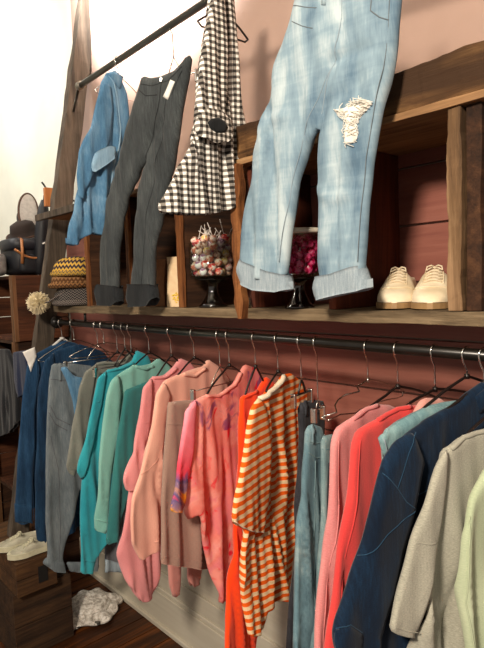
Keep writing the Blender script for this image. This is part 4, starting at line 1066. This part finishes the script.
# ------------------------------------------------------------------ knitted hats on the shelf end
def zig(name, c1, c2, c3, sc=62):
    n = N(name); v = n.coord('Object'); s = n.new('ShaderNodeSeparateXYZ'); n.link(v, s.inputs[0])
    tri = n.math('PINGPONG', n.math('ADD', s.outputs[0], s.outputs[1]), .012)
    z = n.math('ADD', s.outputs[2], n.math('MULTIPLY', tri, .9))
    f = n.math('ADD', n.math('MULTIPLY', n.math('SINE', n.math('MULTIPLY', z, 2*PI*sc)), .5), .5)
    c = n.ramp(f, [(.25, c1), (.5, c2), (.8, c3)])
    n.bump(n.noise(v, 190, 2), .8, .004)
    return n.col(c, .95, 0, .1)
def beanie(c, rx, ry, h, mat, cuffm, label, seed, pom=None, tilt=(0, 0)):
    t = thing('knit_hat', label, 'hat', c, 'knit hats at the left end of the shelf')
    m = MB(); prof = [(1.0, 0), (1.04, h*.12), (1.03, h*.3), (.96, h*.55), (.80, h*.78), (.5, h*.94), (.2, h), (.01, h*1.01)]
    m.lathe(prof, (0, 0, 0), 40, rx, ry, wob=lambda a, j: 1+.04*math.sin(5*a+seed)+.02*math.sin(19*a))
    for i, v in enumerate(m.v): v = Vector(v); v += Vector((0, 0, .006*noise.noise(v*30+Vector((seed, 0, 0))))); m.v[i] = v
    X = Matrix.Translation(c) @ Matrix.Rotation(tilt[0], 4, 'X') @ Matrix.Rotation(tilt[1], 4, 'Y'); m.xf(X); m.build('crown', mat, t)
    cu = MB().tube([X @ Vector((rx*1.03*math.cos(a), ry*1.03*math.sin(a), .011)) for a in [2*PI*k/48 for k in range(48)]], .012, 8, closed=True); cu.build('ribbed_cuff', cuffm, t)
    if pom:
        pc = X @ Vector(pom[0]); b = MB(); rg = random.Random(3)
        b.lathe([(.002, -pom[1]*.7), (pom[1]*.5, -pom[1]*.5), (pom[1]*.7, 0), (pom[1]*.5, pom[1]*.5), (.002, pom[1]*.7)], pc, 14)
        for k in range(1000):
            dv = Vector((rg.gauss(0, 1), rg.gauss(0, 1), rg.gauss(0, 1))).normalized(); L = pom[1]*rg.uniform(.85, 1.1); j = Vector((rg.gauss(0, 1), rg.gauss(0, 1), rg.gauss(0, 1)))*.004
            b.tube([pc+dv*pom[1]*.5, pc+dv*L+j], [.0030, .0016], 3, cap=False)
        b.build('pom_pom', pom[2], t)
        cb = MB().tube([X @ Vector((rx*.55, -ry*.8, h*.6)), (X @ Vector((rx*.3, -ry*1.1, h*.2))+pc)/2, pc], .004, 6); cb.build('cord', cuffm, t)
    return t
hx, hy = -2.315, -.245
navy = plain('dark_wool', '#221f22', .95); fur = plain('cream_fur', '#efe2c0', .95)
beanie(Vector((hx-.005, hy, ZB1+.003)), .098, .092, .105, zig('dark_fairisle', '#17161a', '#2c2a30', '#77706a', 90), zig('dark_fairisle_band', '#1a181c', '#3a3438', '#8a8078', 120), 'dark patterned knit hat with a cream fur pom-pom, lowest of the three', 1, ((-.085, -.140, .014), .046, fur))
beanie(Vector((hx-.012, hy-.010, ZB1+.080)), .098, .092, .085, zig('brown_knit', '#5a3c26', '#7a5636', '#9a7450', 40), zig('brown_band', '#4a3222', '#7a5636', '#8a6440', 60), 'brown knit hat between the yellow striped one and the dark one', 2)
beanie(Vector((hx+.004, hy-.004, ZB1+.130)), .100, .092, .085, zig('yellow_zigzag', '#3a3036', '#7a6a5c', '#d8ac48', 44), zig('yellow_band', '#b08838', '#d8b860', '#5a4a40', 66), 'yellow and grey zigzag striped knit hat on top of the hat pile', 3)

# ------------------------------------------------------------------ crate stack beyond the post, with bags
cx1 = -2.92
def open_crate(label, x0, x1, z0, z1, y0=-.31, y1=-.015, mat=None, frame=True):
    mat = mat or M['mid_wood']
    t = thing('wooden_crate', label, 'crate', ((x0+x1)/2, (y0+y1)/2, z0), 'crates beyond the leaning post')
    w = .016; sp = MB(); nb = 3; hh = (z1-z0)/nb
    for k in range(nb): sp.box((x1-w, y0+.02, z0+hh*k+.002), (x1, y1, z0+hh*(k+1)-.002), .001, 8, 1)
    sp.build('side_panel', mat, t, False, .001)
    sp = MB()
    for k in range(nb): sp.box((x0, y0+.02, z0+hh*k+.002), (x0+w, y1, z0+hh*(k+1)-.002), .001, 8, 1)
    sp.build('side_panel', mat, t, False, .001)
    MB().box((x0+w, y0+.02, z1-w), (x1-w, y1, z1)).build('top_panel', mat, t, False, .001)
    MB().box((x0+w, y0+.02, z0), (x1-w, y1, z0+w)).build('bottom_panel', mat, t, False, .001)
    MB().box((x0+w, y1-.01, z0+w), (x1-w, y1, z1-w)).build('back_panel', mat, t, False)
    for xa in (x0, x1-.045): MB().box((xa, y0, z0), (xa+.045, y0+.02, z1), .0015, 12, 2).build('frame_post', M['stile'], t, False, .001)
    return t
ztop = on_x(30, 275, cx1).z
open_crate('open reddish wooden crate under the black backpack, top of the far stack', -3.42, cx1, 1.31, ztop)
open_crate('open dark wooden crate holding the dark folded clothes, second in the far stack', -3.42, cx1-.02, .90, 1.308, mat=M['dark_wood'])
open_crate('brown wooden crate below the dark clothes, third in the far stack', -3.42, cx1, .46, .898, mat=M['mid_wood'])
open_crate('lowest wooden crate of the far stack, standing on the floor', -3.42, cx1, .004, .458, mat=M['dark_wood'])
# dark clothes hanging over the front of the second crate
for i, (y_, c_, lb) in enumerate(((-.34, '#15171c', 'black folded trousers draped over the front of the second far crate'), (-.36, '#1c2640', 'navy blue scarf draped over the front of the second far crate'))):
    gr, gp, _, _ = garment('draped_clothing', lb, 'clothing', 10, -88,
      ([(-22, 348), (8, 349), (18, 372), (20, 420), (12, 432), (-10, 440), (-28, 430)] if i == 0 else [(14, 352), (27, 350), (30, 372), (26, 392), (20, 398), (15, 380)]), knit('dark_cloth_'+('a', 'b')[i], c_, c_), hp=Vector((-3.0+.05*i, y_, 1.3)), fold=.006, T=.012, seed=40+i)
# backpack
bk = plain('black_nylon', '#14161c', .55); tan = plain('tan_leather', '#a0683a', .5); 
by, bx = -.185, -3.075
t = thing('backpack', 'black backpack with tan leather straps on top of the far crate', 'backpack', (bx, by, ztop))
def rbox(c, s, mat, name, parent, rz=0, n=10, p=4.0, tilt=0):
    m = MB(); 
    for j in range(n+1):
        a = -PI/2+PI*j/n
        for k in range(2*n):
            b = 2*PI*k/(2*n)
            ex = lambda q: (abs(q)**(2/p))*(1 if q > 0 else -1)
            m.v.append((s[0]/2*ex(math.cos(a))*ex(math.cos(b)), s[1]/2*ex(math.cos(a))*ex(math.sin(b)), s[2]/2*ex(math.sin(a))))
    for j in range(n):
        for k in range(2*n): m.f.append((j*2*n+k, j*2*n+(k+1) % (2*n), (j+1)*2*n+(k+1) % (2*n), (j+1)*2*n+k))
    m.xf(Matrix.Translation(c) @ Matrix.Rotation(rz, 4, 'Z') @ Matrix.Rotation(tilt, 4, 'X')); return m.build(name, mat, parent)
rbox((bx, by, ztop+.095), (.26, .20, .19), bk, 'main_bag', t)
rbox((bx+.03, by-.01, ztop+.165), (.24, .21, .075), plain('black_flap', '#1a1c24', .5), 'flap', t)
rbox((bx+.115, by+.0, ztop+.06), (.06, .14, .10), bk, 'front_pocket', t)
for yy in (-.055, .04): 
    m = MB(); m.tube([(bx+.05, by+yy, ztop+.205), (bx+.148, by+yy-.004, ztop+.185), (bx+.155, by+yy-.006, ztop+.12), (bx+.152, by+yy-.01, ztop+.06)], .009, 4); m.build('leather_strap', tan, t)
MB().tube([Vector((bx+.150, by-.10+.2*k/12, ztop+.135-.045*math.sin(PI*k/12))) for k in range(13)], .006, 8).build('leather_trim', tan, t)
MB().tube([Vector((bx+.02+.0*k, by-.05+.1*k/10, ztop+.200+.05*math.sin(PI*k/10))) for k in range(11)], .007, 8).build('handle', tan, t)
rbox((bx-.02, by-.145, ztop+.06), (.20, .075, .12), plaster('grey_fabric_bag', '#5a5654', '#84807c', .9, 30), 'side_pouch', t)
# round wide brimmed hat standing on edge above the backpack
hcn = on_x(27, 212, -3.02); t = thing('brimmed_hat', 'round grey hat with brown brim edge tilted up behind the backpack', 'hat', (hcn.x, hcn.y, hcn.z-.09))
gf = plain('grey_felt', '#b9b4b0', .9); bf = plain('dark_felt', '#2a201c', .9); br = plain('brown_brim_edge', '#4c3426', .8)
X = Matrix.Translation(hcn+Vector((-.01, .01, 0))) @ Matrix.Rotation(R(-14), 4, 'X') @ Matrix.Rotation(R(68), 4, 'Y')
m = MB().lathe([(.115, 0), (.117, .003), (.115, .006), (.06, .008), (.003, .009)], (0, 0, 0), 48, 1, .46); m.xf(X); m.build('brim', gf, t)
m = MB().tube([X @ Vector((.117*math.cos(a), .117*.46*math.sin(a), .003)) for a in [2*PI*k/48 for k in range(48)]], .006, 8, closed=True); m.build('brim_edge', br, t)
m = MB().lathe([(.066, -.0), (.064, -.05), (.055, -.075), (.03, -.085), (.003, -.086)], (0, 0, 0), 40, 1, .6); m.xf(X); m.build('crown', bf, t)
h2 = on_x(24, 228, -3.02); t = thing('dark_hat', 'dark brown soft hat lying over the black backpack', 'hat', (h2.x, h2.y, h2.z-.03))
X = Matrix.Translation(h2-Vector((0, 0, .035))) @ Matrix.Rotation(R(20), 4, 'X') @ Matrix.Rotation(R(18), 4, 'Y')
m = MB().lathe([(.092, 0), (.094, .004), (.075, .010), (.070, .03), (.062, .06), (.03, .075), (.003, .077)], (0, 0, 0), 44, .8, 1, wob=lambda a, j: 1+.03*math.sin(3*a)); m.xf(X); m.build('crown', bf, t)
m = MB().tube([X @ Vector((.094*.8*math.cos(a), .094*math.sin(a), .003)) for a in [2*PI*k/48 for k in range(48)]], .005, 8, closed=True); m.build('brim_edge', br, t)
# tall dark umbrella-like roll
ub = on_x(39, 275, -2.955); ub.z = ztop+.002; ut = on_x(44, 200, -2.90)
t = thing('folded_umbrella', 'tall black folded umbrella standing on the far crate by the post', 'umbrella', ub)
dv = ut-ub
MB().tube([ub+dv*q for q in (0, .04, .25, .5, .75, .9, 1)], [.016, .030, .036, .036, .034, .026, .014], 14).build('canopy', bk, t)
MB().tube([ub+dv*.98, ub+dv*1.06], .006, 8).build('tip', bk, t)
q_ = ub+dv*.42; MB().tube([q_+Vector((.0385, -.008, -.004)), q_+Vector((.0385, .010, .004))], .004, 6).build('white_tag', K['white'], t)
# wooden coat peg on the post
pk = on_x(50, 195, -2.80)
t = thing('wooden_clamp', 'orange brown wooden clamp on the wall beside the leaning post', 'clamp', (pk.x, pk.y, pk.z-.06))
mt_ = wood('orange_wood', '#6a3c1c', '#a8683a', '#c88850', 2)
MB().box((pk.x-.014, pk.y-.03, pk.z-.06), (pk.x+.014, pk.y+.016, pk.z+.035), .002, 10, 2).build('wooden_block', mt_, t, False, .002)
MB().tube([pk+Vector((0, -.018, .03)), pk+Vector((0, -.030, .05)), pk+Vector((0, -.040, .062))], .005, 8).build('screw', M['rod'], t)
MB().tube([Vector((pk.x, pk.y+.01, pk.z-.02)), Vector((pk.x, -.001, pk.z-.02))], .006, 8).build('wall_bracket', M['rod'], t)

# ------------------------------------------------------------------ light
def area(name, loc, target, size, power, color, spread=180):
    l = bpy.data.lights.new(name, 'AREA'); l.shape = 'DISK'; l.size = size; l.energy = power; l.color = color; l.spread = R(spread)
    o = bpy.data.objects.new(name, l); C.objects.link(o); o.location = loc; o.rotation_euler = (Vector(target)-Vector(loc)).to_track_quat('-Z', 'Y').to_euler(); return o
def spot(name, loc, target, power, color, ang, blend=.3, size=.05):
    l = bpy.data.lights.new(name, 'SPOT'); l.energy = power; l.color = color; l.spot_size = R(ang); l.spot_blend = blend; l.shadow_soft_size = size
    o = bpy.data.objects.new(name, l); C.objects.link(o); o.location = loc; o.rotation_euler = (Vector(target)-Vector(loc)).to_track_quat('-Z', 'Y').to_euler(); return o
warm = (1, .86, .70); white = (1, .93, .82)
spot('wall_washer', (-1.95, -.60, 3.14), (-1.95, 0, 3.14), 330, (1, .98, .95), 108, .25, .04)
area('ceiling_lamp', (.1, -2.6, 2.7), (-1.0, -.1, 1.4), .35, 104, warm)
area('ceiling_lamp_left', (-3.4, -1.9, 3.2), (-3.2, 0, 1.9), .5, 18, white)
spot('left_wall_fill', (-3.5, -.9, 3.15), (-3.6, 0, 2.65), 48, (1, .99, .95), 120, .6, .06)  # added unseen spot that brightens the upper left wall
w = bpy.data.worlds.new('world'); scn.world = w; w.use_nodes = True
w.node_tree.nodes['Background'].inputs[0].default_value = (.84, .76, .68, 1); w.node_tree.nodes['Background'].inputs[1].default_value = .42
scn.view_settings.view_transform = 'Standard'; scn.view_settings.look = 'None'; scn.view_settings.gamma = 1; scn.view_settings.use_curve_mapping = False
scn.view_settings.exposure = 0.0
